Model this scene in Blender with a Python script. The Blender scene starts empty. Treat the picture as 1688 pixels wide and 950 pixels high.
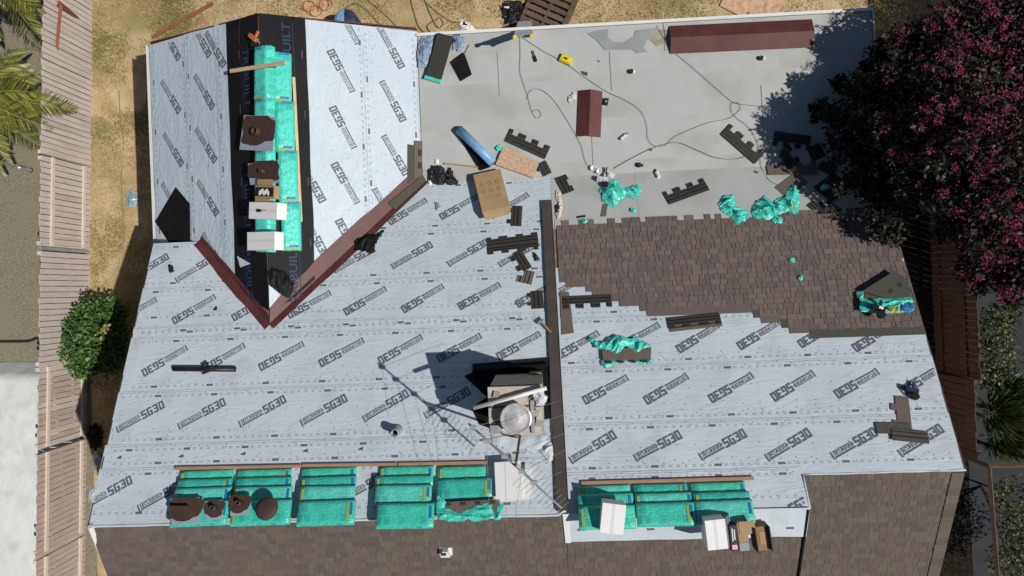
import bpy, bmesh, math, random
from mathutils import Vector as V, Matrix, noise as mnoise
random.seed(11)
SC = bpy.context.scene
COL = SC.collection

# ------------------------------------------------------------------ camera
CAM_Z = 17.789
FPX = 1122.12                      # focal length in pixels of a 1688 px wide picture
RC = Matrix(((0.9982452, 0.0390904, 0.0444794), (-0.0390478, 0.9992357, -0.0018269), (-0.0445168, 0.0000869, 0.9990086)))
cam = bpy.data.cameras.new('camera'); cam.sensor_width = 36.0; cam.lens = FPX / 1688 * 36.0
cam.clip_start = 0.1; cam.clip_end = 2000
camo = bpy.data.objects.new('camera', cam); COL.objects.link(camo)
camo.matrix_world = Matrix.Translation((0, 0, CAM_Z)) @ RC.to_4x4()
SC.camera = camo
# ------------------------------------------------------------------ sky and sun
SUNV = V((0.74, -0.25, 1.0)).normalized()      # towards the sun
w = bpy.data.worlds.new('World'); SC.world = w; w.use_nodes = True
wn = w.node_tree.nodes; wl = w.node_tree.links
sky = wn.new('ShaderNodeTexSky'); sky.sky_type = 'NISHITA'; sky.sun_disc = False
sky.sun_elevation = math.asin(SUNV.z); sky.sun_rotation = math.atan2(SUNV.x, SUNV.y)
sky.air_density = 1.0; sky.dust_density = 0.6; sky.ozone_density = 1.5
wn['Background'].inputs[1].default_value = 0.05
wl.new(sky.outputs[0], wn['Background'].inputs[0])
sun = bpy.data.lights.new('sun', 'SUN'); sun.energy = 5.0; sun.angle = math.radians(0.53); sun.color = (1.0, 0.955, 0.89)
suno = bpy.data.objects.new('sun', sun); COL.objects.link(suno)
suno.rotation_euler = SUNV.to_track_quat('Z', 'Y').to_euler()
SC.view_settings.view_transform = 'Standard'; SC.view_settings.look = 'None'
SC.view_settings.exposure = -0.40; SC.view_settings.gamma = 1.0; SC.view_settings.use_curve_mapping = False
SC.render.engine = 'CYCLES'; SC.cycles.use_denoising = True; SC.cycles.max_bounces = 6

# ------------------------------------------------------------------ materials
def mat(name, c1, c2=None, scale=4.0, rough=0.75, bump=0.0, bscale=40.0, metallic=0.0, spec=0.4, detail=4.0, c3=None, s3=1.0, stretch=None, dist=0.01, coat=0.0, lo=0.35, hi=0.65):
    m = bpy.data.materials.new(name); m.use_nodes = True
    nt = m.node_tree; n = nt.nodes; l = nt.links
    b = n['Principled BSDF']
    b.inputs['Roughness'].default_value = rough; b.inputs['Metallic'].default_value = metallic
    b.inputs['Specular IOR Level'].default_value = spec
    b.inputs['Coat Weight'].default_value = coat
    tc = n.new('ShaderNodeTexCoord'); mp = n.new('ShaderNodeMapping'); l.new(tc.outputs['Object'], mp.inputs[0])
    if stretch: mp.inputs['Scale'].default_value = stretch
    c1 = (*c1, 1)
    if c2 is None: b.inputs['Base Color'].default_value = c1
    else:
        nz = n.new('ShaderNodeTexNoise'); nz.inputs['Scale'].default_value = scale; nz.inputs['Detail'].default_value = detail
        l.new(mp.outputs[0], nz.inputs['Vector'])
        r = n.new('ShaderNodeValToRGB'); r.color_ramp.elements[0].position = lo; r.color_ramp.elements[1].position = hi
        r.color_ramp.elements[0].color = c1; r.color_ramp.elements[1].color = (*c2, 1)
        l.new(nz.outputs['Fac'], r.inputs[0]); out = r.outputs[0]
        if c3 is not None:
            n3 = n.new('ShaderNodeTexNoise'); n3.inputs['Scale'].default_value = s3; n3.inputs['Detail'].default_value = 5
            l.new(mp.outputs[0], n3.inputs['Vector'])
            r3 = n.new('ShaderNodeValToRGB'); r3.color_ramp.elements[0].position = 0.5; r3.color_ramp.elements[1].position = 0.68
            r3.color_ramp.elements[0].color = (0, 0, 0, 1); r3.color_ramp.elements[1].color = (1, 1, 1, 1)
            l.new(n3.outputs['Fac'], r3.inputs[0])
            mx = n.new('ShaderNodeMix'); mx.data_type = 'RGBA'
            l.new(r3.outputs[0], mx.inputs[0]); l.new(out, mx.inputs[6]); mx.inputs[7].default_value = (*c3, 1); out = mx.outputs[2]
        l.new(out, b.inputs['Base Color'])
    if bump > 0:
        nb = n.new('ShaderNodeTexNoise'); nb.inputs['Scale'].default_value = bscale; nb.inputs['Detail'].default_value = 5
        l.new(mp.outputs[0], nb.inputs['Vector'])
        bp = n.new('ShaderNodeBump'); bp.inputs['Strength'].default_value = bump; bp.inputs['Distance'].default_value = dist
        l.new(nb.outputs['Fac'], bp.inputs['Height']); l.new(bp.outputs[0], b.inputs['Normal'])
    return m

def creased(name, c1, c2, rough=0.5, amt=0.5, sx=0.5, sy=2.0, dist=0.02, spec=0.4, fine=0.12, dirt=None):
    """sheet material with long pulled creases"""
    m = mat(name, c1, c2, scale=0.8, rough=rough, spec=spec, c3=dirt, s3=2.2)
    nt = m.node_tree; n = nt.nodes; l = nt.links; b = n['Principled BSDF']
    tc = n.new('ShaderNodeTexCoord'); mp = n.new('ShaderNodeMapping'); mp.inputs['Scale'].default_value = (sx, sy, 1); mp.inputs['Rotation'].default_value = (0, 0, 0.25)
    l.new(tc.outputs['Object'], mp.inputs[0])
    nz = n.new('ShaderNodeTexNoise'); nz.inputs['Scale'].default_value = 2.2; nz.inputs['Detail'].default_value = 3; nz.inputs['Distortion'].default_value = 1.2
    l.new(mp.outputs[0], nz.inputs[0])
    a = n.new('ShaderNodeMath'); a.operation = 'SUBTRACT'; a.inputs[1].default_value = 0.5; l.new(nz.outputs['Fac'], a.inputs[0])
    ab = n.new('ShaderNodeMath'); ab.operation = 'ABSOLUTE'; l.new(a.outputs[0], ab.inputs[0])
    pw = n.new('ShaderNodeMath'); pw.operation = 'POWER'; pw.inputs[1].default_value = 0.6; l.new(ab.outputs[0], pw.inputs[0])
    n2 = n.new('ShaderNodeTexNoise'); n2.inputs['Scale'].default_value = 14; n2.inputs['Detail'].default_value = 3; l.new(tc.outputs['Object'], n2.inputs[0])
    mu = n.new('ShaderNodeMath'); mu.operation = 'MULTIPLY_ADD'; mu.inputs[1].default_value = fine; l.new(n2.outputs['Fac'], mu.inputs[0]); l.new(pw.outputs[0], mu.inputs[2])
    bp = n.new('ShaderNodeBump'); bp.inputs['Strength'].default_value = amt; bp.inputs['Distance'].default_value = dist
    l.new(mu.outputs[0], bp.inputs['Height']); l.new(bp.outputs[0], b.inputs['Normal'])
    return m

M = {}
M['under'] = creased('underlayment_fabric', (.53, .595, .655), (.575, .638, .692), rough=.5, amt=.45, dist=.03, dirt=(.50, .55, .595))
M['under_v'] = creased('underlayment_fabric_gable', (.525, .60, .67), (.565, .635, .70), rough=.5, amt=.6, dist=.03, sx=1.6, sy=.6)
M['ink'] = mat('print_ink', (.10, .115, .145), (.14, .155, .19), scale=30, rough=.6)
M['ink_pale'] = mat('print_ink_pale', (.31, .365, .43), rough=.6)
M['nailcap'] = mat('nail_cap', (.27, .31, .36), rough=.5)
M['black'] = creased('black_membrane', (.006, .006, .008), (.010, .010, .012), rough=.6, amt=.16, sx=1.5, sy=.8, dist=.03, spec=.2)
M['blackfelt'] = mat('black_felt', (.008, .008, .009), (.016, .015, .016), scale=6, rough=.9, bump=.3, bscale=90, spec=.1)
M['blueink'] = mat('blue_print', (.014, .026, .065), (.02, .035, .08), scale=20, rough=.6)
M['greyink'] = mat('grey_print', (.06, .063, .075), rough=.7)
M['maroon'] = mat('maroon_metal', (.085, .026, .026), (.12, .036, .036), scale=3, rough=.5, metallic=.0, spec=.35, bump=.12, bscale=6, dist=.02)
M['brownmetal'] = mat('brown_metal', (.062, .050, .048), (.085, .068, .062), scale=2.5, rough=.5, spec=.5, bump=.1, bscale=8)
M['deck'] = mat('deck_membrane', (.415, .43, .42), (.455, .468, .456), scale=1.1, rough=.85, bump=.25, bscale=60, c3=(.375, .375, .35), s3=.8, detail=8, dist=.004)
M['deck2'] = mat('deck_membrane_b', (.425, .44, .43), (.46, .473, .462), scale=1.6, rough=.85, bump=.25, bscale=60, c3=(.375, .378, .355), s3=1.0, detail=8, dist=.004)
M['joint'] = mat('joint_tar', (.40, .40, .385), rough=.9)
M['wet'] = mat('wet_stain', (.27, .285, .295), (.31, .325, .335), scale=2, rough=.5)
M['rust'] = mat('rust_stain', (.30, .25, .19), (.38, .35, .30), scale=6, rough=.8)
M['white'] = mat('white_metal', (.70, .71, .70), (.76, .76, .75), scale=3, rough=.5)
M['greymetal'] = mat('grey_metal', (.30, .32, .34), (.40, .42, .44), scale=5, rough=.45, metallic=.3)
M['galv'] = mat('galvanised', (.55, .56, .57), (.70, .71, .72), scale=9, rough=.35, metallic=.75, bump=.1, bscale=12)
SHC = [(.108, .086, .079), (.125, .096, .087), (.094, .080, .076), (.082, .076, .074), (.116, .100, .086), (.104, .080, .077), (.090, .084, .076)]
M['sh'] = [mat('shingle_granules_%d' % i, tuple(1.46 * (.85 * a + .15 * g) * .9 for a, g in zip(c, (.118, .083, .076))), tuple(1.46 * (.85 * a + .15 * g) * 1.12 for a, g in zip(c, (.118, .083, .076))), scale=60, rough=.95, bump=.5, bscale=160, spec=.15, detail=2, dist=.004) for i, c in enumerate(SHC)]
SHO = [(.108, .088, .076), (.122, .10, .08), (.09, .075, .07), (.124, .108, .088), (.104, .083, .079), (.08, .071, .064), (.10, .09, .074)]
M['sho'] = [mat('worn_shingle_granules_%d' % i, tuple(1.20 * (.7 * a + .3 * g) * .9 for a, g in zip(c, (.112, .089, .079))), tuple(1.20 * (.7 * a + .3 * g) * 1.12 for a, g in zip(c, (.112, .089, .079))), scale=60, rough=.95, bump=.5, bscale=160, spec=.15, detail=2, dist=.004) for i, c in enumerate(SHO)]
M['shdark'] = mat('shingle_back', (.032, .029, .026), (.050, .046, .040), scale=14, rough=.85, bump=.4, bscale=80, stretch=(1, 6, 1))
M['shblk'] = mat('shingle_sealant', (.006, .006, .006), rough=.5)
M['shgreen'] = mat('shingle_olive', (.066, .066, .054), (.09, .088, .072), scale=40, rough=.95, bump=.4, bscale=140)
M['shbrown'] = mat('shingle_brown', (.13, .105, .09), (.16, .13, .11), scale=40, rough=.95, bump=.4, bscale=140)
def wrapmat(name, c1, c2):
    m = mat(name, c1, c2, scale=26, rough=.3, spec=.5, bump=.6, bscale=11, dist=.022, stretch=(1.0, 2.2, 1), coat=.15, detail=6, lo=.35, hi=.65)
    nt = m.node_tree; n = nt.nodes; l = nt.links; b = n['Principled BSDF']
    src = b.inputs['Base Color'].links[0].from_socket; tc = n.new('ShaderNodeTexCoord')
    br = n.new('ShaderNodeTexBrick'); l.new(tc.outputs['Object'], br.inputs[0]); br.inputs['Scale'].default_value = 1.0
    br.inputs['Brick Width'].default_value = .042; br.inputs['Row Height'].default_value = .026; br.inputs['Mortar Size'].default_value = .008; br.inputs['Color1'].default_value = (1, 1, 1, 1); br.inputs['Color2'].default_value = (.3, .3, .3, 1); br.inputs['Mortar'].default_value = (0, 0, 0, 1)
    nz_ = n.new('ShaderNodeTexNoise'); nz_.inputs['Scale'].default_value = 7.0; l.new(tc.outputs['Object'], nz_.inputs[0])
    mr = n.new('ShaderNodeMapRange'); mr.inputs[1].default_value = .46; mr.inputs[2].default_value = .58; mr.inputs[4].default_value = .75; l.new(nz_.outputs['Fac'], mr.inputs[0])
    mu = n.new('ShaderNodeMath'); mu.operation = 'MULTIPLY'; l.new(br.outputs['Color'], mu.inputs[0]); l.new(mr.outputs[0], mu.inputs[1])
    b2 = n.new('ShaderNodeTexBrick'); l.new(tc.outputs['Object'], b2.inputs[0]); b2.inputs['Scale'].default_value = 1.0; b2.inputs['Brick Width'].default_value = .13; b2.inputs['Row Height'].default_value = .17; b2.inputs['Mortar Size'].default_value = .012; b2.inputs['Color1'].default_value = (1, 1, 1, 1); b2.inputs['Color2'].default_value = (.55, .62, .64, 1); b2.inputs['Mortar'].default_value = (1, 1, 1, 1); b2.inputs['Bias'].default_value = -.1
    m2 = n.new('ShaderNodeMix'); m2.data_type = 'RGBA'; m2.blend_type = 'MULTIPLY'; m2.inputs[0].default_value = .8; l.new(src, m2.inputs[6]); l.new(b2.outputs['Color'], m2.inputs[7]); src = m2.outputs[2]
    mx = n.new('ShaderNodeMix'); mx.data_type = 'RGBA'; l.new(mu.outputs[0], mx.inputs[0]); l.new(src, mx.inputs[6]); mx.inputs[7].default_value = (c1[0] * .7, c1[1] * .45, c1[2] * .5, 1); l.new(mx.outputs[2], b.inputs['Base Color'])
    return m
M['wrap'] = wrapmat('teal_wrap', (.045, .52, .39), (.085, .69, .53))
M['wrap2'] = wrapmat('teal_wrap_bright', (.06, .59, .47), (.11, .78, .63))
M['wrapv'] = [M['wrap'], wrapmat('teal_wrap_pale', (.08, .56, .44), (.15, .74, .60)), wrapmat('teal_wrap_deep', (.035, .44, .35), (.07, .60, .48)), wrapmat('teal_wrap_green', (.06, .55, .38), (.10, .70, .50))]
M['yellow'] = mat('yellow_label', (.38, .40, .07), (.22, .42, .15), scale=30, rough=.4)
M['blue'] = mat('blue_label', (.02, .16, .42), (.03, .24, .50), scale=12, rough=.4)
M['plank'] = mat('pale_lumber', (.58, .40, .23), (.72, .53, .32), scale=6, rough=.75, stretch=(.5, 8, 8), bump=.1)
M['orangewood'] = mat('orange_lumber', (.36, .21, .13), (.44, .27, .17), scale=6, rough=.8, stretch=(.5, 8, 8))
M['card'] = mat('cardboard', (.36, .24, .125), (.42, .285, .155), scale=2.5, rough=.85)
M['cardin'] = mat('cardboard_inside', (.30, .19, .10), rough=.9)
M['osb'] = mat('chipboard', (.42, .27, .17), (.62, .44, .30), scale=22, rough=.85, bump=.3, bscale=50, detail=8)
M['ply'] = mat('plywood_sheet', (.55, .34, .21), (.66, .44, .29), scale=9, rough=.8, c3=(.42, .25, .14), s3=6)
M['paper'] = mat('white_board', (.80, .80, .80), (.84, .84, .83), scale=2, rough=.6)
M['tape'] = mat('parcel_tape', (.73, .72, .68), rough=.35)
M['greybox'] = mat('grey_carton', (.30, .33, .34), rough=.7)
M['spray'] = mat('brown_spray', (.055, .030, .025), (.075, .042, .035), scale=8, rough=.7)
M['tin'] = mat('tin_flashing', (.42, .46, .55), (.50, .54, .62), scale=5, rough=.4, metallic=.3)
M['blkmat'] = mat('black_plastic', (.010, .010, .012), (.02, .02, .022), scale=10, rough=.45)
M['blkbag'] = creased('black_bag_plastic', (.008, .008, .010), (.016, .016, .02), rough=.25, amt=1.0, sx=4, sy=5, dist=.05, spec=.6)
M['orange'] = mat('orange_plastic', (.55, .14, .05), (.65, .2, .08), scale=10, rough=.45)
M['red'] = mat('red_wood', (.22, .07, .035), (.30, .11, .06), scale=6, rough=.8, stretch=(8, .6, 8))
M['ropeg'] = mat('green_hose', (.12, .23, .145), (.16, .28, .18), scale=12, rough=.6)
M['ropeb'] = mat('black_cable', (.02, .022, .022), rough=.6)
M['oliveh'] = mat('olive_hose', (.08, .10, .045), (.11, .12, .06), scale=6, rough=.6)
M['orangec'] = mat('orange_cable', (.50, .17, .06), rough=.5)
M['bluesheet'] = mat('blue_plastic', (.16, .36, .62), (.24, .46, .70), scale=5, rough=.35, bump=.2, bscale=12)
M['navy'] = mat('navy_plastic', (.02, .03, .07), (.04, .05, .10), scale=6, rough=.4)
M['clear'] = creased('pale_blue_plastic', (.22, .34, .50), (.40, .52, .66), rough=.2, amt=1.0, sx=4, sy=4, dist=.06, spec=.6)
M['silverpl'] = creased('white_plastic_bag', (.62, .66, .70), (.78, .80, .82), rough=.25, amt=.8, sx=4, sy=5, dist=.05)
M['concrete'] = mat('chimney_mortar', (.40, .38, .34), (.56, .54, .49), scale=7, rough=.9, bump=.3, bscale=30, c3=(.50, .38, .30), s3=3)
M['chimside'] = mat('chimney_render', (.26, .27, .24), (.36, .36, .32), scale=4, rough=.9, bump=.3, bscale=20)
M['brick'] = mat('chimney_brick', (.28, .15, .10), (.40, .26, .18), scale=9, rough=.9)
M['fence'] = mat('fence_board', (.52, .465, .42), (.62, .565, .515), scale=5, rough=.9, bump=.3, bscale=30, stretch=(6, 6, .5), c3=(.47, .40, .34), s3=1.3)
M['fence2'] = mat('fence_board_b', (.50, .43, .40), (.59, .52, .485), scale=5, rough=.9, bump=.3, bscale=30, stretch=(6, 6, .5))
M['fence3'] = mat('fence_board_c', (.43, .335, .28), (.52, .42, .36), scale=5, rough=.9, bump=.3, bscale=30, stretch=(6, 6, .5))
M['rail'] = mat('fence_rail', (.60, .52, .44), (.68, .60, .52), scale=5, rough=.9)
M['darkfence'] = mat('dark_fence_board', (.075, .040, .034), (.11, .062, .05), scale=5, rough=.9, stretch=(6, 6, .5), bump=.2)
M['frame'] = mat('timber_frame', (.09, .058, .042), (.13, .085, .062), scale=5, rough=.85)
M['stucco'] = mat('house_wall', (.52, .47, .40), (.58, .53, .46), scale=12, rough=.9, bump=.3, bscale=60)
M['decking'] = mat('roof_sheathing', (.20, .15, .10), (.28, .21, .15), scale=5, rough=.9)
M['soil'] = mat('dry_lawn_soil', (.45, .325, .175), (.59, .455, .28), scale=2.2, rough=1.0, bump=.6, bscale=30, detail=10, c3=(.28, .245, .105), s3=.42, spec=.05, dist=.05)
M['gravel'] = mat('neighbour_gravel', (.165, .15, .10), (.30, .275, .20), scale=26, rough=1, bump=.7, bscale=45, detail=8, c3=(.25, .225, .15), s3=1.2, spec=.05, dist=.02)
M['darksoil'] = mat('dark_mulch', (.012, .011, .010), (.03, .025, .02), scale=9, rough=1, bump=.6, bscale=20, spec=.05)
M['asphalt'] = mat('dark_paving', (.014, .017, .022), (.022, .026, .032), scale=3, rough=.8)
M['tarp'] = creased('white_tarp', (.66, .69, .67), (.74, .76, .74), rough=.55, amt=.35, sx=.6, sy=.6, dist=.05, dirt=(.60, .62, .59))
M['leafg'] = [mat('leaf_green_%d' % i, c, tuple(1.3 * a for a in c), scale=8, rough=.5) for i, c in enumerate([(.06, .14, .025), (.038, .09, .02), (.12, .19, .04), (.02, .05, .014)])]
M['leafy'] = mat('leaf_yellow', (.30, .24, .09), rough=.6)
M['palm'] = [mat('palm_leaf_%d' % i, c, rough=.42) for i, c in enumerate([(.20, .21, .035), (.10, .12, .025), (.32, .30, .08), (.05, .06, .018)])]
M['myr'] = [mat('myrtle_leaf_%d' % i, c, rough=.6) for i, c in enumerate([(.010, .018, .009), (.010, .010, .008), (.020, .028, .010), (.045, .012, .014), (.085, .014, .026)])]
M['flower'] = [mat('myrtle_flower_%d' % i, c, rough=.7) for i, c in enumerate([(.21, .024, .072), (.29, .042, .105), (.14, .018, .05)])]
M['conif'] = [mat('conifer_leaf_%d' % i, c, rough=.6) for i, c in enumerate([(.06, .09, .022), (.035, .06, .016), (.085, .115, .03)])]
M['privet'] = [mat('privet_leaf_%d' % i, c, rough=.5) for i, c in enumerate([(.07, .09, .028), (.04, .055, .018), (.13, .15, .05), (.022, .032, .012)])]
M['bark'] = mat('bark', (.09, .06, .045), (.14, .10, .075), scale=8, rough=.95, bump=.5, bscale=25)
M['straw'] = [mat('dry_grass_%d' % i, c, rough=.9, spec=.1) for i, c in enumerate([(.46, .33, .16), (.36, .26, .12), (.22, .20, .065), (.52, .40, .22)])]
M['antenna'] = mat('antenna_alu', (.20, .225, .24), (.26, .285, .30), scale=10, rough=.6, metallic=.0, spec=.2)
M['rusty'] = mat('rusty_steel', (.10, .05, .035), (.16, .08, .05), scale=8, rough=.8)
M['hood'] = mat('pale_steel_cap', (.50, .49, .48), (.72, .71, .70), scale=5, rough=.38, metallic=.55, bump=.35, bscale=5, dist=.03)
M['yel2'] = mat('yellow_plastic', (.75, .58, .02), rough=.4)
M['pink'] = mat('pink_print', (.75, .42, .55), rough=.6)
M['purple'] = mat('dark_carton', (.03, .02, .035), rough=.6)
M['hammerw'] = mat('hammer_handle', (.34, .18, .09), (.42, .24, .13), scale=10, rough=.6)

# ------------------------------------------------------------------ mesh helpers
class MB:
    def __init__(s): s.v = []; s.f = []; s.m = []
    def add(s, vs, fs, mi=0):
        o = len(s.v); s.v += [tuple(p) for p in vs]
        for f in fs: s.f.append(tuple(i + o for i in f)); s.m.append(mi)
        return s
    def box(s, x0, x1, y0, y1, z0, z1, mi=0, T=None):
        vs = [V((x, y, z)) for z in (z0, z1) for y in (y0, y1) for x in (x0, x1)]
        if T is not None: vs = [T @ p for p in vs]
        return s.add(vs, [(0, 2, 3, 1), (4, 5, 7, 6), (0, 1, 5, 4), (2, 6, 7, 3), (0, 4, 6, 2), (1, 3, 7, 5)], mi)
    def prism(s, poly, z0, z1, mi=0, T=None):
        n = len(poly); vs = [V((x, y, z0)) for x, y in poly] + [V((x, y, z1)) for x, y in poly]
        a = sum(poly[i][0] * poly[(i + 1) % n][1] - poly[(i + 1) % n][0] * poly[i][1] for i in range(n))
        if T is not None: vs = [T @ p for p in vs]
        fs = [tuple(range(n))[::-1], tuple(range(n, 2 * n))] + [(i, (i + 1) % n, n + (i + 1) % n, n + i) for i in range(n)]
        if a < 0: fs = [f[::-1] for f in fs]
        return s.add(vs, fs, mi)
    def slab(s, top, th, mi=0):
        """polygon of 3D points with thickness straight down"""
        n = len(top); vs = list(top) + [V(p) - V((0, 0, th)) for p in top]
        return s.add(vs, [tuple(range(n)), tuple(range(n, 2 * n))[::-1]] + [(i, n + i, n + (i + 1) % n, (i + 1) % n) for i in range(n)], mi)
    def tube(s, pts, r, n=6, mi=0, r2=None, cap=True):
        pts = [V(p) for p in pts]; k = len(pts); vs = []; fs = []
        up = V((0, 0, 1)); 
        for i, p in enumerate(pts):
            d = (pts[min(i + 1, k - 1)] - pts[max(i - 1, 0)])
            if d.length < 1e-9: d = V((1, 0, 0))
            d.normalize(); a = d.cross(up)
            if a.length < 1e-3: a = d.cross(V((1, 0, 0)))
            a.normalize(); b = a.cross(d)
            rr = r if r2 is None else r + (r2 - r) * i / max(1, k - 1)
            for j in range(n):
                t = 2 * math.pi * j / n; vs.append(p + a * (rr * math.cos(t)) + b * (rr * math.sin(t)))
        for i in range(k - 1):
            for j in range(n):
                fs.append((i * n + j, i * n + (j + 1) % n, (i + 1) * n + (j + 1) % n, (i + 1) * n + j))
        if cap: fs += [tuple(range(n))[::-1], tuple(range((k - 1) * n, k * n))]
        return s.add(vs, fs, mi)
    def lathe(s, prof, n=20, mi=0, T=None):
        vs = []; fs = []; k = len(prof)
        for r, z in prof:
            for j in range(n):
                t = 2 * math.pi * j / n; vs.append(V((r * math.cos(t), r * math.sin(t), z)))
        for i in range(k - 1):
            for j in range(n): fs.append((i * n + j, i * n + (j + 1) % n, (i + 1) * n + (j + 1) % n, (i + 1) * n + j))
        fs += [tuple(range(n))[::-1], tuple(range((k - 1) * n, k * n))]
        if T is not None: vs = [T @ p for p in vs]
        return s.add(vs, fs, mi)
    def mesh(s, name, mats, smooth=False):
        me = bpy.data.meshes.new(name); me.from_pydata(s.v, [], s.f)
        for m in (mats if isinstance(mats, (list, tuple)) else [mats]): me.materials.append(m)
        if any(s.m): me.polygons.foreach_set('material_index', s.m)
        if smooth: me.polygons.foreach_set('use_smooth', [True] * len(me.polygons))
        me.update(); return me

def link(name, me, parent=None, mw=None):
    o = bpy.data.objects.new(name, me); COL.objects.link(o)
    if parent is not None: o.parent = parent
    if mw is not None:
        if parent is None: o.matrix_world = mw
        else: o.matrix_local = mw
    return o
def tag(o, label, cat, group=None):
    o['label'] = label; o['category'] = cat
    if group: o['group'] = group
    return o
def put(name, mb, mats, parent=None, mw=None, smooth=False): return link(name, mb.mesh(name, mats, smooth), parent, mw)
def thing(name, label, cat, mw=None, group=None):
    o = bpy.data.objects.new(name, None); COL.objects.link(o); o.empty_display_size = .1
    if mw is not None: o.matrix_world = mw
    return tag(o, label, cat, group)
def struct(name, mb, mats, smooth=False):
    o = put(name, mb, mats, smooth=smooth); o['kind'] = 'structure'; return o

# ------------------------------------------------------------------ planes of the place
S = 0.46448; SS = 0.42
class PL:
    def __init__(s, o, ex, ey):
        s.o = V(o); s.ex = V(ex).normalized(); s.n = s.ex.cross(V(ey)).normalized(); s.ey = s.n.cross(s.ex)
ZM0 = 3.7404; DECKZ = 2.607; XR_ = -5.63; ZGR = 3.974
MAIN = PL((0, 0, ZM0), (1, 0, 0), (0, 1, -S))
DECK = PL((0, 0, DECKZ), (1, 0, 0), (0, 1, 0))
GND = PL((0, 0, 0), (1, 0, 0), (0, 1, 0))
GR = PL((XR_, 0, ZGR), (1, 0, -S), (0, 1, 0))
GL = PL((XR_, 0, ZGR), (1, 0, S), (0, 1, 0))
YL, YM, YR = -4.03, -4.03, -3.50
def zm(y): return ZM0 - S * y
SL = PL((0, YL, zm(YL)), (1, 0, 0), (0, 1, SS))
SM = PL((0, YM, zm(YM)), (1, 0, 0), (0, 1, SS))
RIDGE = PL((0, 0, zm(YL)), (1, 0, 0), (0, 1, 0))
SR = PL((0, YR, zm(YR)), (1, 0, 0), (0, 1, SS))
CAMP = V((0, 0, CAM_Z))
def P(pl, u, v, h=0.0):
    d = RC @ V(((u - 844) / FPX, -(v - 475) / FPX, -1)); o = pl.o + pl.n * h
    return CAMP + d * ((o - CAMP).dot(pl.n) / d.dot(pl.n))
def PZ(u, v, z):
    d = RC @ V(((u - 844) / FPX, -(v - 475) / FPX, -1)); return CAMP + d * ((z - CAM_Z) / d.z)
def res(pl, u, v):
    if pl is DECK:
        d, m_ = P(DECK, u, v), P(MAIN, u, v)
        if d.x > .27 and m_.z > d.z: return MAIN
    return pl
def frame(o, x, n):
    x = (x - n * x.dot(n)).normalized(); y = n.cross(x)
    m = Matrix((x, y, n)).transposed().to_4x4(); m.translation = o; return m
def fr2(pl, p1, p2, h=0.0):
    pl = res(pl, (p1[0] + p2[0]) / 2, (p1[1] + p2[1]) / 2)
    a = P(pl, *p1, h); b = P(pl, *p2, h); return frame((a + b) / 2, b - a, pl.n), (b - a).length
def frc(pl, p, dirpx=(1, 0), h=0.0):
    pl = res(pl, *p)
    a = P(pl, *p, h); b = P(pl, p[0] + dirpx[0] * 10, p[1] + dirpx[1] * 10, h); return frame(a, b - a, pl.n)
def localpoly(pl, pts, h=0.0, dirpx=(1, 0)):
    c = (sum(p[0] for p in pts) / len(pts), sum(p[1] for p in pts) / len(pts))
    pl = res(pl, *c)
    mw = frc(pl, c, dirpx, h); inv = mw.inverted()
    q = [inv @ P(pl, *p, h) for p in pts]; return mw, [(a.x, a.y) for a in q]
def nz(x, y, z=0.0): return mnoise.noise(V((x, y, z)))
def flat(name, pl, pts, h, th, m, label=None, cat=None, group=None, parent=None):
    mw, q = localpoly(pl, pts, h); mb = MB(); mb.prism(q, 0, th)
    o = put(name, mb, m, parent, mw if parent is None else parent.matrix_world.inverted() @ mw)
    if label: tag(o, label, cat, group)
    return o
def inpoly(x, y, q):
    c = False; n = len(q)
    for i in range(n):
        x1, y1 = q[i]; x2, y2 = q[(i + 1) % n]
        if (y1 > y) != (y2 > y) and x < (x2 - x1) * (y - y1) / (y2 - y1) + x1: c = not c
    return c
def edged(x, y, q):
    best = 9e9; n = len(q)
    for i in range(n):
        a = V((*q[i], 0)); b = V((*q[(i + 1) % n], 0)); p = V((x, y, 0)); d = b - a
        t = max(0, min(1, (p - a).dot(d) / max(1e-9, d.length_squared))); best = min(best, (p - a - d * t).length)
    return best
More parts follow.
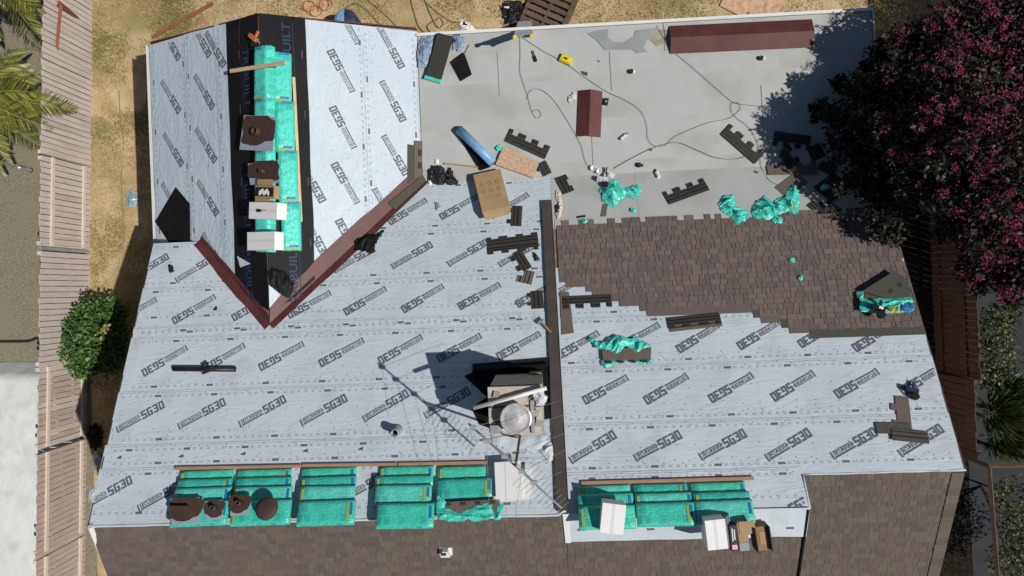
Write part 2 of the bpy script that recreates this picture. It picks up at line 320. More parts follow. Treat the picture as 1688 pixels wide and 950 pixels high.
def crumple(name, pl, pts, m, h=0.01, amp=.12, cell=.016, freq=4.2, label=None, cat=None, group=None, parent=None, seed=0, smooth=False, mats=None, base=.02):
    """a crumpled sheet: faceted folds that rise from its outline"""
    mw, q = localpoly(pl, pts, h); xs = [a for a, b in q]; ys = [b for a, b in q]
    x0, x1, y0, y1 = min(xs), max(xs), min(ys), max(ys)
    nx = max(3, int((x1 - x0) / cell)); ny = max(3, int((y1 - y0) / cell)); idx = {}; mb = MB(); rr = random.Random(seed + 5)
    def vid(i, j):
        if (i, j) not in idx:
            x = x0 + (x1 - x0) * i / nx; y = y0 + (y1 - y0) * j / ny
            e = min(1, edged(x, y, q) / (amp * 1.2 + .02)) if inpoly(x, y, q) else 0
            ca, sa = math.cos(seed), math.sin(seed); xa, ya_ = (x * ca + y * sa) * 1.25, (-x * sa + y * ca) * .55; r1 = max(0, 1 - abs(nz(xa * freq + seed * 3.1, ya_ * freq, seed)) * 2.6) ** 1.6; r2 = .6 - 1.8 * abs(nz(xa * freq * 1.9 + 5, ya_ * freq * 1.3 + seed, 3.3))
            z = max(0, base + amp * e * (.3 + .75 * r1) + amp * .42 * r2 * (e + .15))
            idx[(i, j)] = len(mb.v)
            mb.v.append((x + nz(x * 9, y * 9, seed) * cell * .7, y + nz(x * 9, y * 9, seed + 7) * cell * .7, z))
        return idx[(i, j)]
    for i in range(nx):
        for j in range(ny):
            cx = x0 + (x1 - x0) * (i + .5) / nx; cy = y0 + (y1 - y0) * (j + .5) / ny
            if inpoly(cx + nz(cx * 7, cy * 7, seed) * .05, cy + nz(cx * 7, cy * 7, seed + 2) * .05, q):
                mb.f.append((vid(i, j), vid(i + 1, j), vid(i + 1, j + 1), vid(i, j + 1)))
                mb.m.append(0 if not mats else (rr.randrange(1, len(mats)) if nz(cx * 5 + 40, cy * 5, seed) > .42 else 0))
    o = put(name, mb, mats or m, parent, mw, smooth)
    if label: tag(o, label, cat, group)
    return o
def rope(name, pl, pts, r, m, label, cat, h=None, group=None, parent=None, seg=6):
    p = [P(res(pl, *q[:2]), *q[:2], (r if len(q) < 3 else q[2]) + (.012 if pl is DECK else 0)) for q in pts]; out = []
    k = len(p)
    for i in range(k - 1):
        a, b, c, d = p[max(i - 1, 0)], p[i], p[i + 1], p[min(i + 2, k - 1)]
        for t in range(seg):
            t /= seg; out.append(.5 * ((2 * b) + (c - a) * t + (2 * a - 5 * b + 4 * c - d) * t * t + (3 * b - a - 3 * c + d) * t ** 3))
    out.append(p[-1])
    o0 = out[0].copy(); mb = MB(); mb.tube([q - o0 for q in out], r, 6)
    o = put(name, mb, m, parent, Matrix.Translation(o0), True)
    if label: tag(o, label, cat, group)
    return o
def textmesh(body, size, bold=0.0, name='text'):
    c = bpy.data.curves.new(name, 'FONT'); c.body = body; c.size = size; c.offset = bold; c.resolution_u = 2
    o = bpy.data.objects.new(name, c); COL.objects.link(o)
    dg = bpy.context.evaluated_depsgraph_get(); me = bpy.data.meshes.new_from_object(o.evaluated_get(dg))
    bpy.data.objects.remove(o); bpy.data.curves.remove(c)
    return me
def fit(me, x0, x1, y0, y1):
    xs = [v.co.x for v in me.vertices]; ys = [v.co.y for v in me.vertices]
    for v in me.vertices:
        v.co.x = x0 + (v.co.x - min(xs)) / (max(xs) - min(xs)) * (x1 - x0) if False else v.co.x
    a, b, c, d = min(xs), max(xs), min(ys), max(ys)
    for v in me.vertices:
        v.co.x = x0 + (v.co.x - a) / (b - a) * (x1 - x0); v.co.y = y0 + (v.co.y - c) / (d - c) * (y1 - y0); v.co.z = 0
    return [tuple(v.co) for v in me.vertices], [tuple(p.vertices) for p in me.polygons]

# ================================================================== SETTING
def sheet(name, pts, z, m, kind='structure'):
    mb = MB(); mb.add([(x, y, z) for x, y in pts], [tuple(range(len(pts)))]); o = put(name, mb, m); o['kind'] = kind; return o
sheet('ground', [(-600, -600), (600, -600), (600, 600), (-600, 600)], -.012, M['soil'])
mb = MB(); nx, ny = 60, 50                                   # the dry lawn round the house, gently uneven
for j in range(ny + 1):
    for i in range(nx + 1):
        x = -12.3 + 21.6 * i / nx; y = -12 + 24 * j / ny; mb.v.append((x, y, .012 + .02 * nz(x * .9, y * .9) + .012 * nz(x * 3, y * 3)))
for j in range(ny):
    for i in range(nx):
        a = j * (nx + 1) + i; mb.f.append((a, a + 1, a + nx + 2, a + nx + 1)); mb.m.append(0)
struct('dry_lawn', mb, M['soil'], True)
sheet('gravel_yard', [(-30, -14), (-12.22, -14), (-12.22, 14), (-30, 14)], .03, M['gravel'])
sheet('planting_bed', [(7.6, -14), (13, -14), (13, 5.2), (7.6, 5.2)], .04, M['darksoil'])
sheet('planting_bed', [(8.6, 5.2), (15, 5.2), (15, 9.5), (8.6, 9.5)], .04, M['darksoil'])
sheet('paved_yard', [(10.6, -14), (30, -14), (30, 10), (10.6, 10)], .05, M['asphalt'])
# dry grass blades
mb = MB(); rg = random.Random(3)
def blades(n, x0, x1, y0, y1):
    for _ in range(n):
        x, y = rg.uniform(x0, x1), rg.uniform(y0, y1); k = nz(x * .8, y * .8) + .5 * nz(x * 2.5, y * 2.5)
        if k < rg.uniform(-.5, .45): continue
        t = rg.uniform(0, 6.283); l = rg.uniform(.04, .15); wd = .008; dx, dy = math.cos(t), math.sin(t); b = l * rg.uniform(.3, 1.2)
        mi = 2 if nz(x * .55 + 9, y * .55) > (.02 if x < -8.6 and y > 3.5 else .12) and rg.random() < .8 else rg.choice((0, 1, 3))
        z = .012 + .02 * nz(x * .9, y * .9)
        mb.add([(x - dy * wd, y + dx * wd, z), (x + dy * wd, y - dx * wd, z), (x + dx * b, y + dy * b, z + l * .6)], [(0, 1, 2)], mi)
blades(52000, -12.1, -8.6, -6, 9.5); blades(52000, -9, 9.5, 5.9, 9.5); blades(16000, -12.0, -9.0, 4.5, 8.5)
o = put('dry_grass', mb, M['straw']); o['kind'] = 'stuff'; o['label'] = 'short dry straw-coloured grass around the house'; o['category'] = 'grass'

# ================================================================== HOUSE
XL, XRK, XB = -8.5, 7.34, .27
house = thing('house', 'low house with grey printed roof underlayment, half re-shingled', 'house')
def part(name, mb, m, smooth=False): return put(name, mb, m, house, None, smooth)
def onpl(pl, x, y, h=0.0):
    z = pl.o.z - ((x - pl.o.x) * pl.n.x + (y - pl.o.y) * pl.n.y) / pl.n.z; return V((x, y, z)) + pl.n * h
# walls
mb = MB(); mb.box(-8.1, 6.95, -9.9, 1.0, 0, 2.4); part('wall', mb, M['stucco'])
mb = MB(); mb.box(-8.3, -3.0, 1.0, 5.5, 0, 2.25); part('wall', mb, M['stucco'])
for x in (-2.4, .8, 4.0, 7.1): part('patio_post', MB().box(x - .07, x + .07, 5.35, 5.49, 0, 2.4), M['white'])
# gable end walls under the roof edges
for x in (-8.1, 6.9):
    mb = MB(); y0, yr, y1 = -9.9, (YL if x < 0 else YR), 1.0
    zr = zm(yr) - .16; mb.add([(x, y0, 2.4), (x, y1, 2.4), (x, y1, zm(y1) - .16), (x, yr, zr), (x, y0, zr + SS * (y0 - yr))], [(0, 1, 2, 3, 4)]); part('gable_wall', mb, M['stucco'])
mb = MB(); mb.add([(-8.3, 5.5, 2.25), (-3.0, 5.5, 2.25), (-3.0, 5.5, 2.6), (XR_, 5.5, 3.8), (-8.3, 5.5, 2.6)], [(0, 1, 2, 3, 4)]); part('gable_wall', mb, M['stucco'])
# sheathing
def sheath(pl, pts, th=.14):
    mb = MB(); top = [onpl(pl, x, y) for x, y in pts]
    if (top[1] - top[0]).cross(top[2] - top[1]).z < 0: top = top[::-1]
    mb.slab(top, th); part('roof_sheathing', mb, M['decking'])
sheath(MAIN, [(XL, YL), (XB, YL), (XB, 2.44), (-2.69, 2.44), (XR_, -.503), (-7.43, 1.30), (XL, 1.30)])
sheath(MAIN, [(XB + .003, YM), (4.5, YM), (4.5, YR), (XRK, YR), (XRK, 1.40), (XB + .003, 1.40)])
sheath(GR, [(XR_, -.49), (-2.62, 2.52), (-2.62, 5.92), (XR_, 5.84)])
sheath(GL, [(XR_, -.49), (XR_, 5.84), (-8.78, 5.96), (-8.78, .7), (-7.43, .7), (-7.43, 1.31)])
sheath(SL, [(XL, YL - .001), (XL, -10.4), (XB, -10.4), (XB, YL - .001)])
sheath(SM, [(XB + .003, YM - .001), (XB + .003, -10.8), (4.5, -10.8), (4.5, YM - .001)])
sheath(SR, [(4.503, YR - .001), (4.503, -10), (XRK, -10), (XRK, YR - .001)])
# patio deck roof
mb = MB(); mb.box(-2.60, 7.42, 1.05, 5.76, 2.43, 2.585); part('flat_roof', mb, M['decking'])
ys = [1.06, 1.95, 2.84, 3.78, 4.68, 5.75]
for i in range(5):
    mb = MB(); n = 40
    for k in range(n + 1):
        x = -2.58 + 9.98 * k / n; wob = .012 * nz(x * 1.3, i * 7)
        mb.v += [(x, ys[i] - .06 + wob, 2.590 + .009 + .0), (x, ys[i + 1] + (0 if i == 4 else .0), 2.590 + .002 + .006)]
    for k in range(n): mb.f.append((2 * k, 2 * k + 2, 2 * k + 3, 2 * k + 1)); mb.m.append(0)
    for k in range(n + 1):
        x, y, z = mb.v[2 * k]; mb.v.append((x, y, z - .010))
    o2 = 2 * (n + 1)
    for k in range(n): mb.f.append((2 * k, o2 + k, o2 + k + 1, 2 * k + 2)); mb.m.append(0)
    part('deck_membrane_sheet', mb, M['deck'] if i % 2 else M['deck2'])
# the deck membrane runs up the foot of the right-hand slope
sheath(MAIN, [(XB + .003, 1.402), (XRK, 1.402), (XRK, 2.43), (XB + .003, 2.43)], .10)
for x0, x1 in ((XB + .003, 2.15), (2.14, 4.8), (4.79, XRK)):
    mb = MB(); h = .006 if x0 != 2.14 else .010; mb.slab([onpl(MAIN, x0, 1.27, h), onpl(MAIN, x1, 1.27, h), onpl(MAIN, x1, 2.50, h), onpl(MAIN, x0, 2.50, h)], .006); part('deck_membrane_sheet', mb, M['deck2'])
# vertical joints of the deck sheets
for (u, v0, v1) in ((1005, 85, 150), (1093, 20, 84), (820, 85, 158), (1255, 140, 205), (975, 205, 286)):
    a, b = P(DECK, u, v0, .006), P(DECK, u + 4, v1, .006); mb = MB(); d = V((.007, 0, 0)); mb.add([a - d, b - d, b + d, a + d], [(0, 1, 2, 3)]); part('joint_line', mb, M['joint'])
for nm, pts, m, h in (('water_stain', [(968, 55), (985, 50), (1003, 48), (1002, 62), (1012, 70), (1030, 69), (1045, 60), (1048, 50), (1083, 46), (1086, 66), (1066, 66), (1061, 79), (1068, 86), (1050, 88), (1043, 82), (996, 82), (985, 68)], M['wet'], .005), ('rust_stain', [(1070, 50), (1098, 48), (1102, 70), (1083, 76), (1073, 66)], M['rust'], .006)):
    mb = MB(); mb.add([P(DECK, *p, h) for p in pts], [tuple(range(len(pts)))]); part(nm, mb, m)
# edge trims
mb = MB(); mb.box(-2.60, 7.42, 5.763, 5.83, 2.44, 2.625); part('drip_edge', mb, M['white'])
mb = MB(); mb.box(7.423, 7.45, 1.45, 5.76, 2.44, 2.62); part('fascia_board', mb, M['white'])
for (pl, pts) in ((GR, [(XR_, 5.86), (-2.62, 5.94)]), (GL, [(-8.78, 5.98), (XR_, 5.86)])):
    a, b = [onpl(pl, *p, .012) for p in pts]; mb = MB(); e = V((0, .03, 0)); mb.slab([a, b, b + e, a + e], .15); part('drip_edge', mb, M['maroon'])
def gutter(x0, x1, y0, y1, z):
    mb = MB(); mb.box(x0, x1, y0, y1, z - .11, z - .10); mb.box(x0, x0 + .012, y0, y1, z - .10, z); mb.box(x1 - .012, x1, y0, y1, z - .10, z); part('gutter', mb, M['white'])
gutter(-8.90, -8.785, .7, 5.95, 2.50)
for x0, x1, ya, yb in ((XL - .03, XL - .003, YL, 1.3), (XRK + .003, XRK + .03, YR, 1.4)):
    mb = MB(); mb.add([(x0, ya, zm(ya) + .01), (x1, ya, zm(ya) + .01), (x1, yb, zm(yb) + .01), (x0, yb, zm(yb) + .01), (x0, ya, zm(ya) - .16), (x1, ya, zm(ya) - .16), (x1, yb, zm(yb) - .16), (x0, yb, zm(yb) - .16)], [(0, 1, 2, 3), (0, 4, 5, 1), (1, 5, 6, 2), (2, 6, 7, 3), (3, 7, 4, 0)]); part('rake_trim_or_shadow', mb, M['brownmetal'])

# ---- underlayment
def strip(pl, mp, c_lo, c_up, iv, sgn, m, seed=0):
    """one roll width: c runs across the roll from the lower edge c_lo to the covered edge c_up"""
    def hh(c): return .004 + .011 * (c - c_up) / (c_lo - c_up)
    mb = MB(); nr = 8; marks = MB(); caps = MB()
    for r in range(nr):
        ca = c_up + (c_lo - c_up) * r / nr; cb = c_up + (c_lo - c_up) * (r + 1) / nr
        ia, ib = iv(ca), iv(cb)
        for k in range(min(len(ia), len(ib))):
            if len(ia) == 1 and len(ib) == 2: A = (ia[0][0], XR_) if k == 0 else (XR_, ia[0][1])
            else: A = ia[k]
            B = ib[k]
            if len(ib) == 1 and len(ia) == 2: continue
            n = max(2, int(abs(B[1] - B[0]) / .2)); rows = []
            for c, I in ((ca, A), (cb, B)):
                row = []
                for q in range(n + 1):
                    s_ = I[0] + (I[1] - I[0]) * q / n
                    cc = c + (.014 * nz(s_ * 1.1, seed * 3.7) if r == nr - 1 and c == cb else 0)
                    wv = .004 * nz(s_ * 2.2, c * 2.2, seed) if 0 < (c - c_up) / (c_lo - c_up) < .99 else 0
                    row.append(onpl(pl, *mp(cc, s_), hh(c) + max(-.002, wv)))
                rows.append(row)
            vs = rows[0] + rows[1]; f = [(q, n + 1 + q, n + 2 + q, q + 1) for q in range(n)]
            if (vs[n + 1] - vs[0]).cross(vs[1] - vs[0]).z < 0: f = [x[::-1] for x in f]
            mb.add(vs, f)
            if r == nr - 1:
                vs = rows[1] + [p - pl.n * .012 for p in rows[1]]; mb.add(vs, [(q, n + 1 + q, n + 2 + q, q + 1) for q in range(n)])
    o = part('underlayment_sheet', mb, m, True)
    rm = random.Random(seed)
    w_ = abs(c_lo - c_up); d = 1 if c_lo > c_up else -1
    def mark(mbx, c, s_, ls, lc, mi, hadd=.0035):
        q = [onpl(pl, *mp(c + a * lc, s_ + b * ls), hh(c) + hadd) for a, b in ((-.5, -.5), (.5, -.5), (.5, .5), (-.5, .5))]
        f = (0, 1, 2, 3)
        if (q[1] - q[0]).cross(q[2] - q[1]).z < 0: f = (3, 2, 1, 0)
        mbx.add(q, [f], mi)
    for c, kind in ((c_lo - d * .10, 0), (c_up + d * .20, 1), (c_lo - d * .045, 2), (c_up + d * .30, 3), (c_lo - d * .42, 4), (c_lo - d * .72, 4)):
        if kind == 4 and abs(c - c_up) < .32: continue
        for I in iv(c):
            s_ = I[0] + .06 + rm.random() * .25; ph = rm.random() * 1.12
            if kind in (0, 1):
                k = int(rm.random() * 8)
                while s_ < I[1] - .08:
                    if k % 8 == 0: mark(marks, c, s_, .13, .038, 0)
                    elif k % 8 == 4: mark(marks, c, s_, .028, .032, 1)
                    else:
                        mark(marks, c - .012, s_, .065, .010, 1); mark(marks, c + .012, s_, .055, .010, 1)
                    k += 1; s_ += .142
            if kind == 2:
                q = I[0] + .02
                while q < I[1] - .52: mark(marks, c + .012 * d, q + .25, .5, .006, 1, .003); q += .5
            st = .3 if kind in (2, 3) else .36
            s_ = I[0] + rm.random() * .2 + .05
            while s_ < I[1] - .04:
                cc = c + rm.uniform(-.03, .03) + (.04 * d if kind in (0, 1) else 0)
                if kind != 3 or True:
                    r_ = .0125; ctr = onpl(pl, *mp(cc, s_), hh(cc) + .004)
                    caps.add([ctr + pl.ex * (r_ * math.cos(t)) + pl.ey * (r_ * math.sin(t)) for t in [k * math.pi / 3 for k in range(6)]], [tuple(range(6))])
                s_ += st * rm.uniform(.8, 1.2)
    a = put('printed_marks', marks, [M['ink'], M['ink_pale']], o); a['kind'] = 'stuff'
    a = put('nail_caps', caps, M['nailcap'], o); a['kind'] = 'stuff'
    STR.append((pl, c_lo, c_up, hh, mp, o)); return o
STR = []
def ivL(y):
    if y <= -.503: return [(XL - .02, XB)]
    r = []
    if y <= 1.305: r.append((XL - .02, XR_ - (y + .503)))
    else: r.append((XR_ - 2.2, XR_ - 2.19)) if False else None
    r.append((XR_ + (y + .503), XB)); return r
def ivR(y): return [(XB + .02, 4.5)] if y < YR else [(XB + .02, XRK + .01)]
idm = lambda c, s_: (s_, c)
lapsL = [2.46, 1.36, .33, -.70, -1.75, -2.71, -3.12, -4.06]
# top sheet (only right of the valley), sheets that meet the valley are cut in a left and a right piece
def cutL(y):
    q = ivL(y); return q if y <= -.503 else [q[0]]
for i in range(len(lapsL) - 1):
    lo, up = lapsL[i], lapsL[i + 1] - .12
    if i == len(lapsL) - 2: up = lapsL[i + 1]
    if i == 0: strip(MAIN, idm, lo, up, lambda y: [(XR_ + (y + .503), XB)], 1, M['under'], i)
    elif i == 1:
        strip(MAIN, idm, lo, up, lambda y: [(XR_ + (y + .503), XB)], 1, M['under'], i)
        strip(MAIN, idm, 1.31, up, lambda y: [(XL - .02, XR_ - (y + .503))], 1, M['under'], i + 20)
    elif i == 2:
        strip(MAIN, idm, lo, -.503, lambda y: [(XR_ + (y + .503), XB)], 1, M['under'], i)
        strip(MAIN, idm, lo, -.503, lambda y: [(XL - .02, XR_ - (y + .503))], 1, M['under'], i + 20)
        strip(MAIN, idm, -.49, up, lambda y: [(XL - .02, XB)], 1, M['under'], i + 40)
    else: strip(MAIN, idm, lo, up, lambda y: [(XL - .02 - (.0 if i < 5 else .02), XB)], 1, M['under'], i)
lapsR = [.40, -.62, -1.57, -2.58, -3.40, -4.06]
for i in range(len(lapsR) - 1):
    lo, up = lapsR[i], lapsR[i + 1] - (.12 if i < 4 else 0)
    if i == 3: strip(MAIN, idm, lo, -3.53, lambda y: [(XB + .02, XRK + .01)], 1, M['under'], 30 + i)
    elif i == 4: strip(MAIN, idm, lo, up, lambda y: [(XB + .02, 4.53)], 1, M['under'], 30 + i)
    else: strip(MAIN, idm, lo, up, ivR, 1, M['under'], 30 + i)
gR = lambda c, s_: (XR_ + c, s_); gL = lambda c, s_: (XR_ - c, s_)
def ivGR(c): return [(c - .5, 5.88)]
def ivGL(c): return [(c - .5 if c < 1.8 else .72, 5.93)]
strip(GR, gR, 3.03, 1.78, ivGR, 1, M['under_v'], 51); strip(GR, gR, 1.96, .5, ivGR, 1, M['under_v'], 52)
strip(GL, gL, 3.17, 1.95, ivGL, 1, M['under_v'], 53); strip(GL, gL, 2.10, .95, ivGL, 1, M['under_v'], 54); strip(GL, gL, 1.20, .5, ivGL, 1, M['under_v'], 55)
# the printed logo: a small line, a bar under it and a large word
lg = MB()
def glyph(ch, x, w_, y0, y1, t):
    x2 = x + w_; ym = (y0 + y1) / 2; k = t * .9; R = []
    top, bot, mid = (x, x2, y1 - k, y1), (x, x2, y0, y0 + k), (x, x2, ym - k / 2, ym + k / 2)
    lft, rgt = (x, x + t, y0 + k, y1 - k), (x2 - t, x2, y0 + k, y1 - k)
    if ch == 'S': R = [top, bot, mid, (x, x + t, ym + k / 2, y1 - k), (x2 - t, x2, y0 + k, ym - k / 2)]
    if ch == 'G': R = [top, bot, lft, (x2 - t, x2, y0 + k, ym + k / 2), (x + w_ * .52, x2 - t, ym - k / 2, ym + k / 2)]
    if ch == '3': R = [top, bot, rgt, (x + w_ * .22, x2 - t, ym - k / 2, ym + k / 2)]
    if ch == '0': R = [top, bot, lft, rgt]
    for a, b, c, d in R: lg.add([(a, c, 0), (b, c, 0), (b, d, 0), (a, d, 0)], [(0, 1, 2, 3)])
for i, ch in enumerate('SG30'): glyph(ch, .015 + i * .119, .104, -.088, .088, .036)
a, b = fit(textmesh('SECUREGRIP', 1, .014), -.45, -.01, -.03, .03); lg.add(a, b)
lg.add([(-.45, -.072, 0), (-.01, -.072, 0), (-.01, -.048, 0), (-.45, -.048, 0)], [(0, 1, 2, 3)])
lg.add([(-.45, .042, 0), (-.03, .042, 0), (-.03, .052, 0), (-.45, .052, 0)], [(0, 1, 2, 3)])
lg.add([(-.50, -.085, 0), (-.47, -.085, 0), (-.47, .06, 0), (-.50, .06, 0)], [(0, 1, 2, 3)])
lg.add([(-.47, -.085, 0), (-.44, -.085, 0), (-.44, -.078, 0), (-.47, -.078, 0)], [(0, 1, 2, 3)])
LOGO = lg.mesh('printed_logo', M['ink'])
def clipmesh(me, mw, planes):
    bm = bmesh.new(); bm.from_mesh(me); bm.transform(mw); hit = False
    for co, no in planes:
        if any((v.co - co).dot(no) > 0 for v in bm.verts):
            hit = True
            bmesh.ops.bisect_plane(bm, geom=bm.verts[:] + bm.edges[:] + bm.faces[:], plane_co=co, plane_no=no, clear_outer=True, dist=1e-5)
    if not hit: bm.free(); return me
    if len(bm.faces) == 0: bm.free(); return None
    bm.transform(mw.inverted()); m2 = me.copy(); bm.to_mesh(m2); bm.free(); return m2
def logo(pl, u, v, dirpx, planes, side=None):
    p = P(pl, u, v); best = None
    for s_ in STR:
        if s_[0] is not pl: continue
        c = p.y if pl is MAIN else abs(p.x - XR_)
        lo, up = max(s_[1], s_[2]), min(s_[1], s_[2])
        if up - .02 <= c <= lo + .02:
            if pl is MAIN and side is not None:
                xs = [q.co.x for q in s_[5].data.vertices]
                if not (min(xs) - .4 < p.x < max(xs) + .4): continue
            h = s_[3](c)
            if best is None or h > best[0]: best = (h, s_[5])
    if best is None: return
    mw = frc(pl, (u, v), dirpx, .0) @ Matrix.Rotation(random.uniform(-.03, .03), 4, 'Z'); mw.translation = p + pl.n * (max(best[0], .010) + .0085)
    me = clipmesh(LOGO, mw, planes)
    if me is not None: link('printed_logo', me, best[1], mw)
N_, R_ = (62, -35), (-62, 35)
pL = [(V((XL, 0, 0)), V((-1, 0, 0))), (V((XB - .03, 0, 0)), V((1, 0, 0))), (V((0, 2.42, 0)), V((0, 1, 0)))]
q2 = 1 / math.sqrt(2); AP = V((XR_, -.503, 0))
pLr = pL + [(AP, V((-q2, q2, 0)))]; pLl = pL + [(AP, V((q2, q2, 0)))]
pRg = [(V((XB + .06, 0, 0)), V((-1, 0, 0))), (V((XRK - .02, 0, 0)), V((1, 0, 0)))]
for u, v in ((757, 342), (840, 340), (672, 350), (925, 338)): logo(MAIN, u, v, R_, pLr, 1)
for u, v in ((680, 421), (772, 417), (585, 428), (856, 418)): logo(MAIN, u, v, N_, pLr, 1)
for u, v in ((602, 497), (697, 493), (790, 489), (885, 485), (510, 503)): logo(MAIN, u, v, R_, pLr, 1)
for u, v in ((320, 511), (418, 506), (222, 515)): logo(MAIN, u, v, R_, pLl, 1)
for u, v in ((245, 442), (325, 442)): logo(MAIN, u, v, N_, pLl, 1)
for u, v in ((272, 596), (367, 592), (464, 588), (563, 582), (660, 577), (757, 574), (855, 571)): logo(MAIN, u, v, R_, pL, 1)
for u, v in ((233, 687), (334, 682), (434, 678), (535, 676), (637, 669), (738, 664)): logo(MAIN, u, v, N_, pL, 1)
for u, v in ((178, 813), (270, 815), (604, 801)): logo(MAIN, u, v, N_, pL, 1)
for u, v in ((952, 570), (1052, 556), (1150, 558), (1250, 553), (1350, 550), (1440, 557)): logo(MAIN, u, v, R_, pRg, 1)
for u, v in ((1012, 480), (1098, 482), (922, 482)): logo(MAIN, u, v, R_, pRg, 1)
for u, v in ((998, 643), (1098, 642), (1205, 640), (1307, 637), (1412, 633), (1518, 627)): logo(MAIN, u, v, R_, pRg, 1)
for u, v in ((978, 737), (1085, 735), (1192, 733), (1300, 733), (1408, 731), (1518, 726)): logo(MAIN, u, v, N_, pRg, 1)
logo(MAIN, 1302, 842, N_, pRg + [(V((0, YM, 0)), V((0, -1, 0))), (V((4.46, 0, 0)), V((1, 0, 0)))], 1)
D_ = (33, 60); U_ = (-33, -60)
pg = [(V((0, 5.86, 0)), V((0, 1, 0)))]
for u, v in ((283, 72), (283, 160), (287, 247), (284, 330), (333, 66), (338, 152), (341, 240), (344, 327), (352, 415), (357, 82)): logo(GL, u, v, D_, pg + [(V((-8.74, 0, 0)), V((-1, 0, 0)))])
for u, v in ((562, 117), (565, 210), (569, 302), (575, 395), (570, 38)): logo(GR, u, v, U_, pg + [(V((-2.68, 0, 0)), V((1, 0, 0)))])
for u, v in ((645, 80), (648, 168), (652, 257), (636, 345), (514, 300), (520, 390)): logo(GR, u, v, D_, pg + [(V((-2.68, 0, 0)), V((1, 0, 0)))])

# ---- black self-adhered membrane over the cross ridge, both sides
def blackstrip(pl, sg, c0, c1, h):
    mb = MB(); n = 26
    for q in range(n + 1):
        y = -.25 + 6.1 * q / n
        for c in (c0, (c0 + c1) / 2, c1):
            wv = .010 * nz(y * 2.1, c * 3, sg) if c0 < c < c1 else 0
            yy = max(y, c - .45); mb.v.append(onpl(pl, XR_ + sg * (c + (.02 * nz(y * .9, 4, sg) if c == c1 else 0)), yy + (.05 if q == n else 0), h + max(0, wv)))
    for q in range(n):
        for k in range(2):
            f = (q * 3 + k, q * 3 + k + 1, q * 3 + k + 4, q * 3 + k + 3); mb.f.append(f if sg > 0 else f[::-1]); mb.m.append(0)
    return part('ridge_membrane', mb, M['black'], True)
bmL = blackstrip(GL, -1, .0, .86, .024); bmR = blackstrip(GR, 1, .0, .84, .024)
TB = MB(); a, b = fit(textmesh('TRIBUILT', 1, .02), -.62, .62, -.085, .085); TB.add(a, b)
TB.add([(-.5, -.14, 0), (.6, -.14, 0), (.6, -.125, 0), (-.5, -.125, 0)], [(0, 1, 2, 3)])
TBL = TB.mesh('membrane_print', M['greyink'])
TB2 = TB.mesh('membrane_print', M['blueink'])
for u, v, d, me, pl, pr in ((406, 128, (1, 20), TB2, GL, bmL), (410, 445, (1, 20), TB2, GL, bmL), (408, 330, (1, 20), TB2, GL, bmL), (473, 86, (-1, -20), TB2, GR, bmR), (484, 450, (-1, -20), TB2, GR, bmR)):
    mw = frc(pl, (u, v), d, .045); link('membrane_print', me, pr, mw)
for u, v in ((498, 90), (503, 190), (508, 300), (512, 400), (394, 90), (396, 180), (398, 300)):
    pl = GR if u > 440 else GL; mb = MB(); mb.box(-.09, .09, -.012, .012, 0, .001); put('membrane_print', mb, M['greyink'], bmR if u > 440 else bmL, frc(pl, (u, v), (1, 20), .036))
# ---- maroon valley flashings
def valley(sg, d0, d1, wm, wg, name):
    mb = MB(); n = 14; rowA = []; rr = random.Random(8 + sg)
    for q in range(n + 1):
        d = d0 + (d1 - d0) * q / n; x = XR_ + sg * d; y = d - .503
        k = 1 + (.12 if (q // 5) % 2 else 0)
        c = onpl(MAIN, x, y, .012) + V((0, 0, .01))
        # wing on the main slope goes down the picture, wing on the gable slope goes away from it
        pm = onpl(MAIN, x + sg * wm * k * .7, y - wm * k * .7, .024); pg_ = onpl(GR if sg > 0 else GL, x - sg * min(wg * k * .7, max(.0, d)), y + min(wg * k * .7, max(.0, d)) * 1.0, .034)
        rowA.append((pm, c, pg_)); mb.v += [pm, c, pg_]
    for q in range(n):
        for k in range(2):
            f = (q * 3 + k, q * 3 + k + 1, q * 3 + k + 4, q * 3 + k + 3); mb.f.append(f[::-1] if sg > 0 else f); mb.m.append(0)
    o = part('valley_flashing', mb, M['maroon']); sol = o.modifiers.new('t', 'SOLIDIFY'); sol.thickness = .003; return o
valley(1, -.02, 3.08, .15, .27, 'r'); valley(-1, -.02, 1.85, .16, .12, 'l')

